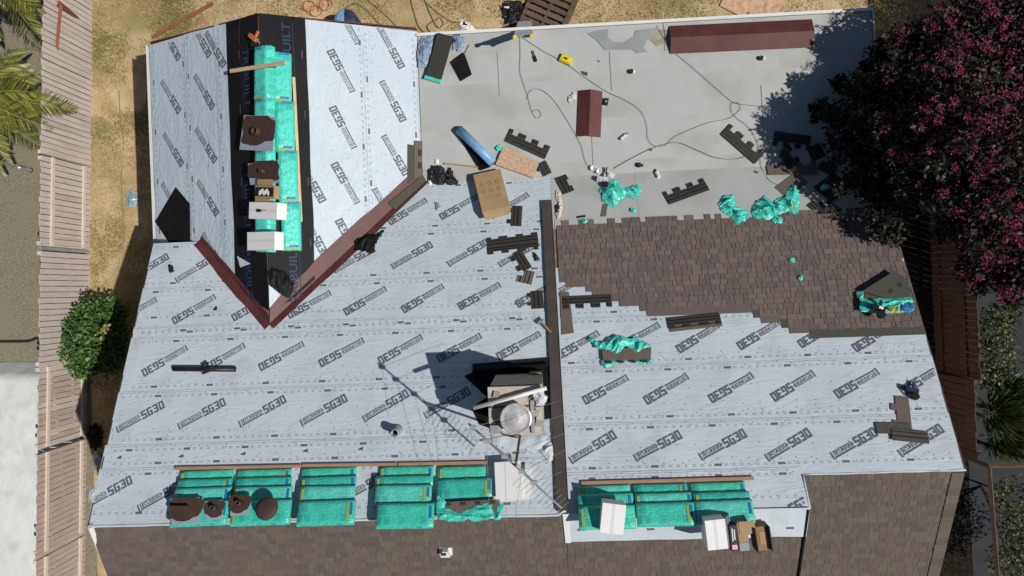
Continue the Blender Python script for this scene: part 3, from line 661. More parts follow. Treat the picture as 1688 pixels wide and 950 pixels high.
# ---- shingles
tabcache = {}
def tabverts(w_, L, hb, up, g=.0055):
    """wedge tab: butt edge at y=0, running up the slope by L in direction up (+1/-1)"""
    return [(g, 0, 0), (w_ - g, 0, 0), (w_ - g, up * L, 0), (g, up * L, 0), (g, 0, hb), (w_ - g, 0, hb), (w_ - g, up * L, .004), (g, up * L, .004)]
TF = [(4, 5, 6, 7), (0, 1, 5, 4), (1, 2, 6, 5), (3, 0, 4, 7)]
TFr = [f[::-1] for f in TF]
def field(pl, rows, up, mats, n_obj, seed, parent_name, hbase=.018, hk=1.0):
    """rows: list of (distance along ey, x0, x1, gappy)"""
    rr = random.Random(seed); tabs = []
    fp = part(parent_name, MB().add([(0, 0, -5)] * 3, []), mats[0]) if False else None
    for (yy, x0, x1, gappy) in rows:
        x = x0; last = -1
        while x < x1 - .03:
            w_ = rr.choice((.085, .11, .14, .17, .20)); w_ = min(w_, x1 - x)
            base = nz(x * .9 + seed, yy * 1.4) * 2.2 + rr.random() * 5.4
            mi = int(base) % len(mats)
            if not gappy or rr.random() < .55: tabs.append((x, yy, w_, hk * rr.choice((.012, .016, .019)), mi))
            x += w_
    tabs.sort(key=lambda t: t[1] * -up)         # upslope first
    tabs.sort(key=lambda t: -(onpl_ey(pl, t[1])))
    joined = MB()
    first = None
    for k, (x, yy, w_, hb, mi) in enumerate(tabs):
        o = pl.o + pl.ex * (x - pl.o.x) + pl.ey * yy + pl.n * hbase
        if k < n_obj:
            key = (round(w_, 3), hb, mi, up)
            if key not in tabcache:
                mb = MB(); mb.add(tabverts(w_, .16, hb, up), TF if up > 0 else TFr); tabcache[key] = mb.mesh('shingle', mats[mi])
            mw = Matrix((pl.ex, pl.ey, pl.n)).transposed().to_4x4(); mw.translation = o
            link('shingle', tabcache[key], FIELD[parent_name], mw)
        else: joined.add([o + pl.ex * a + pl.ey * b + pl.n * c for a, b, c in tabverts(w_, .16, hb, up, .0055 if up < 0 else .0025)], TF if up > 0 else TFr, mi)
    if joined.f:
        j = put('shingle_courses', joined, mats, FIELD[parent_name]); j['kind'] = 'stuff'
def onpl_ey(pl, yy): return (pl.o + pl.ey * yy).z
FIELD = {}
ce = MAIN.ey.y                                      # length along the slope -> Y
rows = []; heads = []; EXP = .118; rs = random.Random(5)
# start of every course, from the eave (Y 1.42) towards the ridge
n_rows = 26; starts = []
xs = XB + .08; 
for r in range(n_rows):
    y = 1.42 - r * EXP * ce
    if y > .26: xs = XB + .08
    elif y > -.47: xs += (.13 if r % 2 else .40)
    elif y > -.56: xs = 4.15
    elif y > -1.0: xs += (.13 if r % 2 else .38)
    if y < -1.02: break
    starts.append((y, xs))
mb = MB()
mb.add([onpl(MAIN, XB + .08, .12, .014), onpl(MAIN, XRK, .12, .014), onpl(MAIN, XRK, 1.24, .014), onpl(MAIN, XB + .08, 1.24, .014)], [(0, 1, 2, 3)])
mb.add([onpl(MAIN, 5.7, -.93, .014), onpl(MAIN, XRK, -.93, .014), onpl(MAIN, XRK, .12, .014), onpl(MAIN, 2.6, .12, .014)], [(0, 1, 2, 3)])
part('eave_strip', MB().add([onpl(MAIN, XB + .05, 1.25, .0155), onpl(MAIN, XRK, 1.25, .0155), onpl(MAIN, XRK, 1.45, .0155), onpl(MAIN, XB + .05, 1.45, .0155)], [(0, 1, 2, 3)]), M['deck2'])
FIELD['shingle_base'] = part('shingle_base', mb, M['shgreen'])
for i, (y, x0) in enumerate(starts):
    rows.append((y / ce, x0, XRK + .01, i == 0))
    nxt = starts[i + 1][1] if i + 1 < len(starts) else XRK
    if nxt > x0 + .05:
        mb = MB(); c = y - EXP * ce
        a = [onpl(MAIN, x0 + .004, c + .02, .026), onpl(MAIN, x0 + .004, c - .15, .020), onpl(MAIN, nxt + .02, c - .15, .020), onpl(MAIN, nxt + .02, c + .02, .026)]
        mb.slab(a, .012); put('shingle_headlap', mb, rs.choice([M['shgreen'], M['shbrown'], M['sh'][2]]), FIELD['shingle_base'])
field(MAIN, rows, -1, M['sh'], 300, 4, 'shingle_base')
# south slopes: individual courses where the photograph looks, plain granules further down
def south(pl, x0, x1, y0, y1, yend, seed, nm):
    mb = MB(); mb.add([onpl(pl, x0, y0, .012), onpl(pl, x1, y0, .012), onpl(pl, x1, yend, .012), onpl(pl, x0, yend, .012)][::-1], [(0, 1, 2, 3)])
    FIELD[nm] = part('south_shingle_slope', mb, M['sho'][2])
    rws = []; n = int((y0 - y1) / .13) ; c = pl.ey.y
    for i in range(n):
        y = y0 - .155 - i * .122 * c; rws.append(((y - pl.o.y) / c, x0, x1, False))
    field(pl, rws, 1, M['sho'], 0, seed, nm, .016, .62)
south(SL, XL, XB, YL - .0, -10.9, -10.4, 21, 'south_shingle_slope')
south(SM, XB + .003, 4.5, YM - .0, -11.3, -10.8, 22, 'south_shingle_slope_middle')
south(SR, 4.503, XRK, YR - .0, -10.5, -10, 23, 'south_shingle_slope_end')
# hip / rake cap rows at the far end and at the step
for (pl, x, y0, y1) in ((SR, XRK - .10, YR - .05, -6.4),):
    k = 0; y = y0
    while y > y1:
        mb = MB(); a = [onpl(pl, x - .11, y, .036), onpl(pl, x - .11, y - .16, .042), onpl(pl, x + .11, y - .16, .038), onpl(pl, x + .11, y, .032)]
        mb.slab(a[::-1] if (a[1] - a[0]).cross(a[2] - a[1]).z < 0 else a, .02); part('cap_shingle', mb, M['sho'][k % 7]); y -= .15; k += 1
# folded edges of the underlayment along the ridges
def fold(pts, r, nm='underlayment_fold'):
    mb = MB(); out = []
    for i in range(len(pts) - 1):
        a, b = V(pts[i]), V(pts[i + 1]); n = max(2, int((b - a).length / .15))
        for k in range(n): t = a + (b - a) * (k / n); out.append(t + V((0, .012 * nz(t.x * 2, 3), .008 * nz(t.x * 3, 8))))
    out.append(V(pts[-1])); mb.tube(out, r, 8); part(nm, mb, M['under'], True)
fold([(XL - .03, YL - .03, zm(YL) + .0), (XB - .15, YL - .03, zm(YL) + .0), (XB - .02, YL + .06, zm(YL) + .01)], .024)
fold([(4.55, YR - .02, zm(YR)), (XRK + .03, YR - .02, zm(YR))], .018)
fold([(4.52, YR - .02, zm(YR) + .03), (4.54, YM - .02, zm(YM))], .02)
mb = MB(); mb.slab([V((4.506, YR, zm(YR) + .02)), V((4.506, YM, zm(YM))), V((4.53, YM, zm(YM))), V((4.53, YR, zm(YR) + .02))][::-1], .5); part('step_flashing', mb, M['under'])
mb = MB(); n = 24; yw = P(SM, 1140, 886).y                    # underlayment turned over the ridge
for k in range(n + 1):
    x = XB + .03 + (4.53 - XB - .03) * k / n
    mb.v += [onpl(SM, x, YM + .02, .034), onpl(SM, x, YM - .15, .040 + .006 * nz(x * 3, 1)), onpl(SM, x, yw + .02 * nz(x * 1.4, 6), .044), onpl(SM, x, yw + .02 * nz(x * 1.4, 6), .012)]
for k in range(n):
    for q in range(3): a = k * 4 + q; mb.f.append((a, a + 1, a + 5, a + 4)); mb.m.append(0)
o = part('underlayment_sheet', mb, M['under'], False)
for k in range(4):
    mb = MB(); mb.box(-.065, .065, -.019, .019, 0, .001); put('printed_marks', mb, M['ink'], o, frc(SM, (958 + k * 115, 874 - k * 1), (1, -.02), .052))
mb = MB(); a, b = onpl(SL, XB - .02, YL + .02, .05), onpl(SL, XB + .02, -4.62, .05); mb.slab([a + V((-.05, 0, 0)), b + V((-.05, 0, 0)), b + V((.05, 0, 0)), a + V((.05, 0, 0))], .02); part('step_flashing', mb, M['white'])
# black tube painting the rake's shadow between the two south slopes
mb = MB(); a, b = onpl(SM, 4.5, YM - .02, .03), onpl(SM, 4.5, -10.8, .03); mb.tube([a, b], .03, 6); part('rake_trim_or_shadow', mb, M['blackfelt'])

# ================================================================== THINGS ON THE ROOF
def roundbox(L, W, t, seed=0, nx=16, ny=8, r=.02, amp=.005, sag=0.0):
    mb = MB(); 
    def prof(e): return 1 - (1 - min(1, e / r)) ** 2.2 * .38
    for j in range(ny + 1):
        for i in range(nx + 1):
            a = i / nx; b = j / ny; a = .5 - .5 * math.cos(math.pi * a) if i in (1, nx - 1) else a
            x = (a - .5) * L; y = (b - .5) * W; e = min(L / 2 - abs(x), W / 2 - abs(y))
            z = t * prof(e) + amp * nz(x * 9 + seed * 2.3, y * 11, seed) + amp * .6 * nz(x * 25, y * 25, seed) - sag * (x / L * 2) ** 2
            mb.v.append((x + amp * nz(x * 8, y * 8, seed + 3), y + amp * nz(x * 8, y * 8, seed + 9), z))
    for j in range(ny):
        for i in range(nx):
            q = j * (nx + 1) + i; mb.f.append((q, q + 1, q + nx + 2, q + nx + 1)); mb.m.append(0)
    ring = [i for i in range(nx + 1)] + [j * (nx + 1) + nx for j in range(1, ny + 1)] + [ny * (nx + 1) + i for i in range(nx - 1, -1, -1)] + [j * (nx + 1) for j in range(ny - 1, 0, -1)]
    o = len(mb.v); n = len(ring)
    for k in ring: x, y, z = mb.v[k]; mb.v.append((x * 1.0, y * 1.0, 0))
    for k in range(n): mb.f.append((ring[k], o + k, o + (k + 1) % n, ring[(k + 1) % n])); mb.m.append(0)
    return mb
BN = [0]; rb = random.Random(2)
def bundle(pl, p1, p2, depth_m, h, t, label, north=True, bands=((-.43, 'yellow'),), L=None, m=None, off=None):
    """p1,p2: pixels of the two ends of the visible (downslope) long edge of the top face"""
    BN[0] += 1; sd = BN[0]
    a = P(pl, *p1, h + t); b = P(pl, *p2, h + t); x = (b - a); n = pl.n; mw = frame((a + b) / 2, x, n)
    y = mw.to_3x3() @ V((0, 1, 0)); mw.translation = (a + b) / 2 - y * (depth_m / 2) * (1 if north else -1) - n * t
    L = L or x.length
    o = thing('shingle_bundle', label, 'shingle bundle', mw, 'teal wrapped shingle bundles')
    mw_ = mw @ Matrix.Rotation(rb.uniform(-.012, .012), 4, 'Z'); o.matrix_world = mw_; put('wrapped_body', roundbox(L * rb.uniform(.98, 1.01), depth_m, t, sd), m or M['wrapv'][sd * 7 % 4], o, None, True)
    for q, (fx, mn) in enumerate(bands):
        mb = MB(); wd = .05 if mn != 'blue' else .045
        n_ = 6
        for k in range(n_ + 1):
            yy = ((k / n_ - .5) * .9 * (.5 if mn == 'blue' else .8) + (.12 if mn == 'blue' else 0)) * depth_m; e = depth_m / 2 - abs(yy); z = t * (1 - (1 - min(1, e / .02)) ** 2.2 * .38) + .008
            mb.v += [(fx * L - wd / 2, yy, z), (fx * L + wd / 2, yy, z)]
        for k in range(n_): mb.f.append((2 * k, 2 * k + 1, 2 * k + 3, 2 * k + 2)); mb.m.append(0)
        put('label_band', mb, M[mn], o)
    return o
ORD = ['first', 'second', 'third', 'fourth', 'fifth']
ROWN = ['row beside the plank', 'second row from the plank', 'third row from the plank', 'ridge-most row']
stacksL = [
 [((297, 776), (384, 773)), ((292, 791), (382, 787)), ((288, 805), (380, 802)), ((284, 828), (377, 824))],
 [((391, 774), (480, 772)), ((388, 788), (480, 785)), ((386, 803), (481, 800)), ((383, 826), (479, 823))],
 [((497, 771), (587, 769)), ((496, 787), (587, 783)), ((494, 802), (586, 799)), ((491, 826), (586, 823))],
 [((626, 769), (714, 767)), ((618, 785), (710, 783)), ((618, 800), (712, 798)), ((621, 830), (716, 828))],
 [((722, 769), (800, 767)), ((720, 790), (812, 787))]]
bsets = [((-.43, 'yellow'),), ((.44, 'blue'), (.38, 'yellow')), ((.44, 'blue'),), ((-.44, 'yellow'), (.45, 'blue'))]
for c, st in enumerate(stacksL):
    for r, (p1, p2) in enumerate(st):
        last = r == 3
        bundle(MAIN, p1, p2, .43 if last else .36, .012 + (.068 * r if not last else .20), .075 if not last else .085, 'teal bundle, %s, %s stack from the left' % (ROWN[r], ORD[c]), bands=bsets[(r + c) % 4])
stacksR = [
 [((952, 801), (1038, 798)), ((952, 815), (1043, 812)), ((953, 834), (1046, 832))],
 [((1044, 798), (1132, 796)), ((1046, 813), (1140, 811)), ((1048, 829), (1144, 827))],
 [((1137, 796), (1228, 793)), ((1142, 812), (1235, 809)), ((1145, 826), (1240, 823))]]
for c, st in enumerate(stacksR):
    for r, (p1, p2) in enumerate(st):
        bundle(MAIN, p1, p2, .40 if r == 2 else .33, .012 + .07 * r, .075, 'teal bundle, %s, %s stack right of the brown strip' % (('row beside the plank', 'middle row', 'ridge-most row')[r], ORD[c]), bands=bsets[(r * 2 + c) % 4])
# bundles straddling the cross ridge
for k, (v0, v1) in enumerate(((78, 167), (163, 251), (247, 335), (331, 416))):
    bundle(GL, (416 + k * .6, v1), (416 + k * .6, v0), .42, .03, .20, 'teal wrapped shingle bundle on the cross ridge, left row, %s from the eave' % ORD[k], bands=((-.45, 'yellow'), (.46, 'blue')), m=M['wrap2'])
for k, (v0, v1) in enumerate(((87, 171), (167, 252), (248, 336), (332, 414))):
    bundle(GR, (481 + k * 5.2, v0), (482 + k * 5.2, v1), .40, .03, .17, 'teal wrapped shingle bundle on the cross ridge, right row, %s from the eave' % ORD[k], bands=((.45, 'yellow'), (-.46, 'blue'), (.40, 'blue')), m=M['wrap2'])

def plank(p1, p2, wd, th, pl, h, m, label, name='wooden_plank', cat='plank'):
    mw, L = fr2(pl, p1, p2, h); mb = MB(); mb.box(-L / 2, L / 2, -wd / 2, wd / 2, 0, th)
    o = put(name, mb, m, None, mw); b = o.modifiers.new('b', 'BEVEL'); b.width = .004; return tag(o, label, cat)
plank((381, 118), (472, 104), .075, .04, GL, .25, M['plank'], 'short pale timber lying across the bundles near the gable end')
plank((484, 128), (496, 366), .06, .04, GR, .045, M['plank'], 'long pale timber along the right side of the ridge bundles')
plank((289, 773), (497, 769), .055, .045, MAIN, .02, M['orangewood'], 'orange timber below the first two left bundle stacks')
plank((499, 768), (655, 766), .055, .045, MAIN, .02, M['orangewood'], 'orange timber below the third and fourth bundle stacks')
plank((657, 766), (806, 763), .055, .045, MAIN, .02, M['orangewood'], 'orange timber below the fifth bundle stack, left of the white sheets')
plank((958, 797), (1242, 789), .06, .045, MAIN, .02, M['orangewood'], 'orange timber below the bundles right of the brown strip')
# long brown strip between the two halves of the roof, and one by the chimney with its shade painted black
mw, L = fr2(MAIN, (901, 330), (928, 842), .06); mb = MB(); mb.box(-L / 2, L / 2, -.105, .105, -.035, 0); mb.box(-L / 2, L / 2, -.108, -.1, -.05, .012); mb.box(-L / 2, L / 2, .1, .108, -.05, .012)
tag(put('metal_strip', mb, M['brownmetal'], None, mw), 'long dark brown metal strip running from eave to ridge', 'metal strip')
mw, L = fr2(MAIN, (779, 607), (906, 597), .05); mb = MB(); mb.box(-L / 2, L / 2, -.09, .09, -.03, .0); mb.box(-L / 2, L / 2, -.09, -.082, 0, .14)
tag(put('metal_strip', mb, M['blkmat'], None, mw), 'brown metal strip above the chimney, painted black for its shade', 'metal strip')
mw, L = fr2(MAIN, (286, 608), (388, 609), .05); mb = MB(); mb.tube([(-L / 2, 0, .0), (L / 2, 0, .0)], .055, 10); mb.tube([(-.02, .03, .05), (.06, .12, .03)], .035, 8); mb.tube([(.0, -.1, .0), (.12, -.05, .0)], .012, 6)
tag(put('vent_pipe', mb, M['blkmat'], None, mw, True), 'black pipe lying flat on the left side of the underlayment', 'pipe')
# black felt patches
flat('felt_patch', GL, [(290, 309), (313, 336), (314, 396), (330, 402), (280, 402), (256, 366)], .03, .006, M['blackfelt'], 'black felt patch below the left valley at the eave', 'felt patch')
flat('felt_patch', MAIN, [(765, 620), (812, 600), (905, 600), (908, 690), (812, 708), (790, 700), (777, 672), (803, 655)], .018, .006, M['blackfelt'], 'black felt apron around the chimney', 'felt patch')
crumple('felt_scrap', GR, [(448, 440), (470, 448), (486, 470), (476, 492), (466, 486), (446, 468), (440, 455)], M['black'], h=.04, amp=.05, cell=.03, freq=3, label='loose folded black felt at the bottom of the cross ridge', cat='felt scrap', seed=3)
flat('underlayment_scrap', GL, [(391, 422), (413, 435), (396, 441)], .05, .004, M['under_v'], 'small grey underlayment triangle on the black ridge membrane', 'underlayment scrap')
flat('underlayment_scrap', GR, [(443, 470), (463, 486), (444, 508)], .045, .004, M['under_v'], 'grey underlayment corner under the loose black felt', 'underlayment scrap')
crumple('plastic_sheet', MAIN, [(582, 398), (600, 390), (622, 386), (636, 378), (626, 394), (612, 420), (598, 414), (586, 410)], M['black'], h=.03, amp=.10, cell=.03, freq=3, label='crumpled black plastic sheet on the right valley', cat='plastic sheet', seed=9)

# ---- loose shingle strips
def comb(L, depth, tabs, tl):
    """outline of a laminated shingle: a strip with cut tabs on its +y side; tabs: list of (x0,x1) fractions"""
    p = [(-L / 2, -depth / 2), (L / 2, -depth / 2), (L / 2, depth / 2)]
    for a, b in reversed(tabs):
        p += [((b - .5) * L, depth / 2), ((b - .5) * L, depth / 2 + tl), ((a - .5) * L, depth / 2 + tl), ((a - .5) * L, depth / 2)]
    p.append((-L / 2, depth / 2)); out = []
    for q in p:
        if not out or (V((*q, 0)) - V((*out[-1], 0))).length > 1e-4: out.append(q)
    return out
T4 = [(.0, .09), (.24, .41), (.58, .72), (.88, 1.0)]
def shstrip(pl, p1, p2, label, h=.02, depth=.19, tabs=T4, tl=.11, m='shdark', bands=True, L=None, group=None):
    mw, L0 = fr2(pl, p1, p2, h); L = L or L0; o = thing('loose_shingle', label, 'shingle', mw, 'loose shingles')
    q = comb(L, depth, tabs, tl); mb = MB(); mb.prism(q, 0, .010); put('shingle_sheet', mb, M[m], o)
    if bands:
        for yy, wd in ((-.02, .022), (depth * .28, .016)):
            mb = MB(); mb.box(-L / 2, L / 2, yy - wd / 2, yy + wd / 2, .0105, .0125); put('sealant_band', mb, M['shblk'], o)
        for a, b in tabs:
            mb = MB(); mb.box((a - .5) * L + .01, (b - .5) * L - .01, depth / 2 + tl * .35, depth / 2 + tl * .6, .0105, .012); put('tab_band', mb, M['shblk'], o)  # black band across each tab
    return o
shstrip(DECK, (835, 226), (901, 256), 'dark loose shingle on the flat roof, left of the small maroon flashing', depth=.2)
shstrip(DECK, (1099, 331), (1166, 307), 'dark loose shingle alone on the flat roof, above the shingle field', depth=.22)
shstrip(DECK, (1193, 216), (1249, 265), 'dark loose shingle under the hose, right part of the flat roof', depth=.2)
shstrip(DECK, (1336, 232), (1276, 224), 'dark loose shingle at the edge of the tree shade', depth=.2)
shstrip(DECK, (1288, 248), (1306, 274), 'broken dark shingle lying over the brown shingle piece', depth=.2, tabs=[(.0, .3), (.7, 1.)], h=.04)
shstrip(DECK, (1265, 282), (1347, 280), 'brown face-up shingle in the pile near the tree', depth=.22, m='shbrown', bands=False, h=.026)
shstrip(DECK, (1287, 318), (1322, 292), 'brown shingle beneath the crossing pile near the tree', depth=.34, m='shbrown', bands=False, tabs=[], h=.012)
shstrip(DECK, (1340, 240), (1350, 262), 'short dark shingle piece half in the tree shade', depth=.3, tabs=[], h=.02)
shstrip(DECK, (1336, 335), (1355, 352), 'dark shingle piece at the right end of the eave', depth=.2, tabs=[(.3, .6)])
shstrip(DECK, (1352, 270), (1376, 282), 'dark shingle piece beside the teal scrap under the tree', depth=.3, tabs=[])
shstrip(DECK, (1360, 318), (1384, 300), 'large dark shingle piece in the tree shade', depth=.5, tabs=[], L=.62)
shstrip(MAIN, (1362, 362), (1380, 340), 'banded shingle piece hanging over the eave in the shade', depth=.24, tabs=[(.0, .2), (.4, .6), (.8, 1.)])
shstrip(MAIN, (1390, 390), (1393, 365), 'banded shingle piece on the shingle field in the shade', depth=.2, tabs=[])
shstrip(DECK, (903, 288), (893, 268), 'small dark shingle scrap beside the chipboard', depth=.2, tabs=[(.5, 1.)], tl=.06)
shstrip(DECK, (922, 292), (936, 318), 'torn dark shingle at the end of the rope tangle', depth=.22, tabs=[(.0, .3), (.7, 1.)], tl=.05)
shstrip(MAIN, (851, 373), (853, 340), 'small dark shingle with two tabs below the cardboard box', depth=.22, tabs=[(.12, .32), (.68, .88)], tl=.09)
shstrip(MAIN, (803, 403), (887, 393), 'dark full-length shingle against the top of the brown strip', depth=.2, tl=-.0 + .05)
shstrip(MAIN, (887, 403), (803, 412), 'second shingle under the full-length one by the brown strip', depth=.12, tl=.06, h=.012)
shstrip(MAIN, (870, 444), (852, 415), 'bent dark shingle left of the brown strip', depth=.2, tabs=[(.1, .35), (.65, .9)], tl=.1)
shstrip(MAIN, (868, 468), (874, 447), 'curled brown shingle end below the bent one', depth=.2, tabs=[(.0, .5)], tl=.12, m='shbrown')
shstrip(MAIN, (887, 509), (885, 480), 'dark shingle half tucked under the brown strip', depth=.24, tabs=[(.2, .35), (.7, .9)], tl=.08)
shstrip(MAIN, (1008, 492), (928, 496), 'dark shingle with four tabs right of the brown strip', depth=.17, tl=.1, h=.035)
shstrip(MAIN, (1187, 522), (1101, 531), 'dark upper shingle of the pair below the shingle field', depth=.16, tl=.07, h=.04)
shstrip(MAIN, (1103, 540), (1189, 530), 'brown lower shingle of the pair below the shingle field', depth=.2, tl=.06, h=.02, m='shbrown')
shstrip(MAIN, (1492, 708), (1486, 654), 'brown shingle standing upright in the cross pile at the right edge', depth=.24, m='shbrown', bands=False, tabs=[(.05, .25), (.55, .75)], tl=.09)
shstrip(MAIN, (1500, 706), (1444, 706), 'brown shingle pointing left in the cross pile at the right edge', depth=.2, m='shgreen', bands=False, tabs=[(.4, .6)], tl=.1, h=.032)
shstrip(MAIN, (1470, 716), (1530, 722), 'dark shingle on top of the cross pile at the right edge', depth=.22, tabs=[], h=.046, m='shgreen')
flat('loose_shingle', MAIN, [(923, 480), (938, 482), (946, 549), (926, 552)], .02, .008, M['shbrown'], 'narrow brown shingle strip right of the long brown metal strip', 'shingle')
flat('loose_shingle', GR, [(672, 238), (684, 240), (686, 290), (672, 304)], .03, .008, M['shgreen'], 'olive shingle strip at the gable eave by the black bags', 'shingle')
bs_ = flat('loose_shingle', GR, [(683, 232), (696, 233), (696, 292), (683, 294)], .042, .010, M['shbrown'], 'brown shingle with two notches at the gable eave', 'shingle')
for v in (247, 268):
    flat('notch', GR, [(689, v), (695, v), (695, v + 10), (689, v + 10)], .054, .004, M['shdark'], parent=bs_)
flat('loose_shingle', GR, [(640, 335), (697, 289), (703, 299), (652, 346)], .055, .010, M['shgreen'], 'olive shingle lying along the right valley flashing', 'shingle')
flat('shingle_offcut', DECK, [(994, 337), (1002, 336), (999, 357), (990, 357)], .012, .006, M['shbrown'], 'narrow brown offcut below the left teal wrapper', 'shingle offcut')
flat('stick', DECK, [(951, 357), (965, 355), (965, 358), (951, 360)], .012, .01, M['blkmat'], 'thin black stick at the left end of the shingle eave', 'stick')
for i, (u, v, s_, lb) in enumerate(((1072, 247, .05, 'grey triangular chip beside the hose crossing'), (1246, 284, .06, 'dark chip below the right hose loop'), (964, 121, .09, 'grey oblong chip beside the straight hose'), (987, 101, .03, 'tiny dark pebble right of the yellow case'))):
    flat('shingle_chip', DECK, [(u - s_ * 60, v - s_ * 40), (u + s_ * 60, v - s_ * 10), (u + s_ * 40, v + s_ * 50), (u - s_ * 40, v + s_ * 10)], .01, .01, M['shgreen'], lb, 'chip')

# ---- teal wrappers left over from opened bundles
WM = [M['wrap2'], M['yellow'], M['blue'], M['wrap']]
crumple('plastic_wrapper', DECK, [(988, 315), (1000, 300), (1015, 297), (1030, 312), (1052, 305), (1060, 312), (1048, 332), (1030, 325), (1012, 343), (996, 335)], None, amp=.16, freq=6, mats=WM, label='torn teal wrapper spread beside the nail gun', cat='wrapper', seed=1)
crumple('plastic_wrapper', DECK, [(1184, 336), (1194, 322), (1210, 322), (1212, 340), (1232, 348), (1236, 360), (1216, 373), (1204, 358), (1190, 350)], None, amp=.18, freq=7, mats=[M['wrap2'], M['wrap']], label='left teal wrapper lying over the shingle eave', cat='wrapper', seed=2)
crumple('plastic_wrapper', DECK, [(1238, 350), (1246, 332), (1262, 325), (1275, 336), (1292, 325), (1302, 308), (1314, 302), (1318, 330), (1315, 352), (1290, 352), (1266, 364), (1246, 362)], None, amp=.2, freq=6, mats=WM, label='long twisted teal wrapper beneath the brown shingle pile', cat='wrapper', seed=4)
for i, (u, v, r_, pl, lb) in enumerate(((1282, 364, 8, MAIN, 'round teal scrap just below the long wrapper'), (1359, 310, 8, DECK, 'small teal scrap under the tree shade'), (964, 366, 5, MAIN, 'tiny teal scrap at the left of the shingle eave'), (1044, 348, 5, DECK, 'tiny teal scrap on the flat roof below the torn wrapper'), (1306, 430, 5, MAIN, 'small teal scrap on the shingle field, upper one'), (1320, 459, 5, MAIN, 'small teal scrap on the shingle field, lower one'), (824, 244, 6, DECK, 'teal scrap tucked behind the chipboard'))):
    q = [(u + r_ * (1 + .3 * math.sin(k * 2.1 + i)) * math.cos(k * math.pi / 4), v + .8 * r_ * math.sin(k * math.pi / 4)) for k in range(8)]
    crumple('plastic_scrap', pl, q, M['wrap2'], h=.03, amp=.05, cell=.02, freq=9, label=lb, cat='plastic scrap', seed=20 + i)
# opened bundles
def openbundle(pl, quad, h, label, wrapside, seed, mcol='shbrown', notch=True):
    mw, q = localpoly(pl, quad, h); o = thing('opened_bundle', label, 'shingle bundle', mw, 'opened shingle bundles')
    mb = MB(); mb.prism(q, 0, .07); put('shingle_stack', mb, M[mcol], o)
    cx = [(q[0][0] + q[3][0]) / 2, (q[1][0] + q[2][0]) / 2]; 
    if notch:
        for k in range(4):
            f = (k + .5) / 4; x = q[0][0] * (1 - f) + q[1][0] * f; y = (q[0][1] * (1 - f) + q[1][1] * f); mb = MB(); mb.box(x - .05, x + .05, y - .07, y - .015, .0705, .074); put('notch', mb, M['shdark'], o)
    return o, mw, q
o, mw, q = openbundle(MAIN, [(994, 596), (1072, 594), (1073, 575), (992, 577)], .02, 'opened bundle with brown shingles and teal wrap below the shingle field', 1, 3)
def wrapon(pl, pts, o, seed, amp=.1, h=.06, mats=None):
    w_ = crumple('torn_wrap', pl, pts, None, h=h, amp=amp, cell=.02, freq=6, mats=mats or [M['wrap2'], M['wrap']], seed=seed)
    mw_ = w_.matrix_world.copy(); w_.parent = o; w_.matrix_parent_inverse = Matrix(); w_.matrix_local = o.matrix_world.inverted() @ mw_; return w_
bpy.context.view_layer.update()
wrapon(MAIN, [(970, 561), (976, 556), (986, 565), (1000, 562), (1016, 553), (1030, 556), (1048, 560), (1066, 566), (1076, 572), (1060, 576), (1050, 584), (1034, 572), (1018, 586), (1004, 580), (992, 576), (984, 574)], o, 31)
wrapon(MAIN, [(990, 596), (1074, 594), (1072, 602), (1040, 598), (1010, 600), (1000, 610), (992, 606)], o, 32, amp=.04, h=.02)
o, mw, q = openbundle(MAIN, [(1424, 480), (1500, 474), (1495, 500), (1420, 503)], .03, 'opened bundle with nail gun near the right edge of the shingles', 1, 5, 'shgreen', False)
bpy.context.view_layer.update()
wrapon(MAIN, [(1414, 485), (1424, 480), (1424, 496), (1500, 490), (1506, 500), (1504, 514), (1470, 517), (1416, 517)], o, 33, amp=.06, h=.09, mats=[M['wrap2'], M['wrap2']])
wrapon(MAIN, [(1464, 508), (1482, 505), (1484, 515), (1466, 517)], o, 34, amp=.03, h=.15, mats=[M['yellow']])
wrapon(MAIN, [(1485, 502), (1506, 500), (1506, 512), (1486, 514)], o, 35, amp=.03, h=.15, mats=[M['blue'], M['paper']])
ss_ = flat('loose_shingle', MAIN, [(1422, 480), (1474, 447), (1497, 462), (1500, 490), (1460, 493)], .14, .012, M['shgreen'], 'flat olive shingle sheet on the opened bundle at the right edge', 'shingle')
for u, v in ((1468, 480), (1483, 470)):
    flat('notch', MAIN, [(u - 5, v), (u + 1, v - 4), (u + 6, v), (u, v + 4)], .154, .004, M['shdark'], parent=ss_)
o, mw, q = openbundle(MAIN, [(728, 829), (824, 824), (824, 858), (722, 860)], .15, 'opened bundle with brown shingles showing, fifth stack from the left', 1, 7)
bpy.context.view_layer.update()
wrapon(MAIN, [(722, 836), (735, 842), (760, 846), (790, 834), (812, 830), (815, 858), (770, 860), (722, 858)], o, 36, amp=.05, h=.21)
wrapon(MAIN, [(820, 838), (830, 830), (826, 856), (814, 858)], o, 37, amp=.06, h=.2)
wrapon(MAIN, [(720, 818), (732, 822), (736, 830), (726, 850), (719, 845)], o, 38, amp=.06, h=.2)
o = thing('opened_bundle', 'opened dark shingle bundle at the corner of the flat roof', 'shingle bundle', fr2(DECK, (735, 60), (715, 130), .02)[0], 'opened shingle bundles')
L = fr2(DECK, (735, 60), (715, 130), .02)[1]
for k in range(5):
    mb = MB(); j = .012 * math.sin(k * 2.3); mb.box(-L / 2 + j, L / 2 + j * .5, -.17 + j, .17 + j, .022 * k, .022 * k + .02); put('shingle_layer', mb, M['shdark'], o)
mb = MB(); mb.box(L / 2 - .01, L / 2 + .07, -.19, .18, .0, .09); put('wrap_end', mb, M['wrap2'], o)

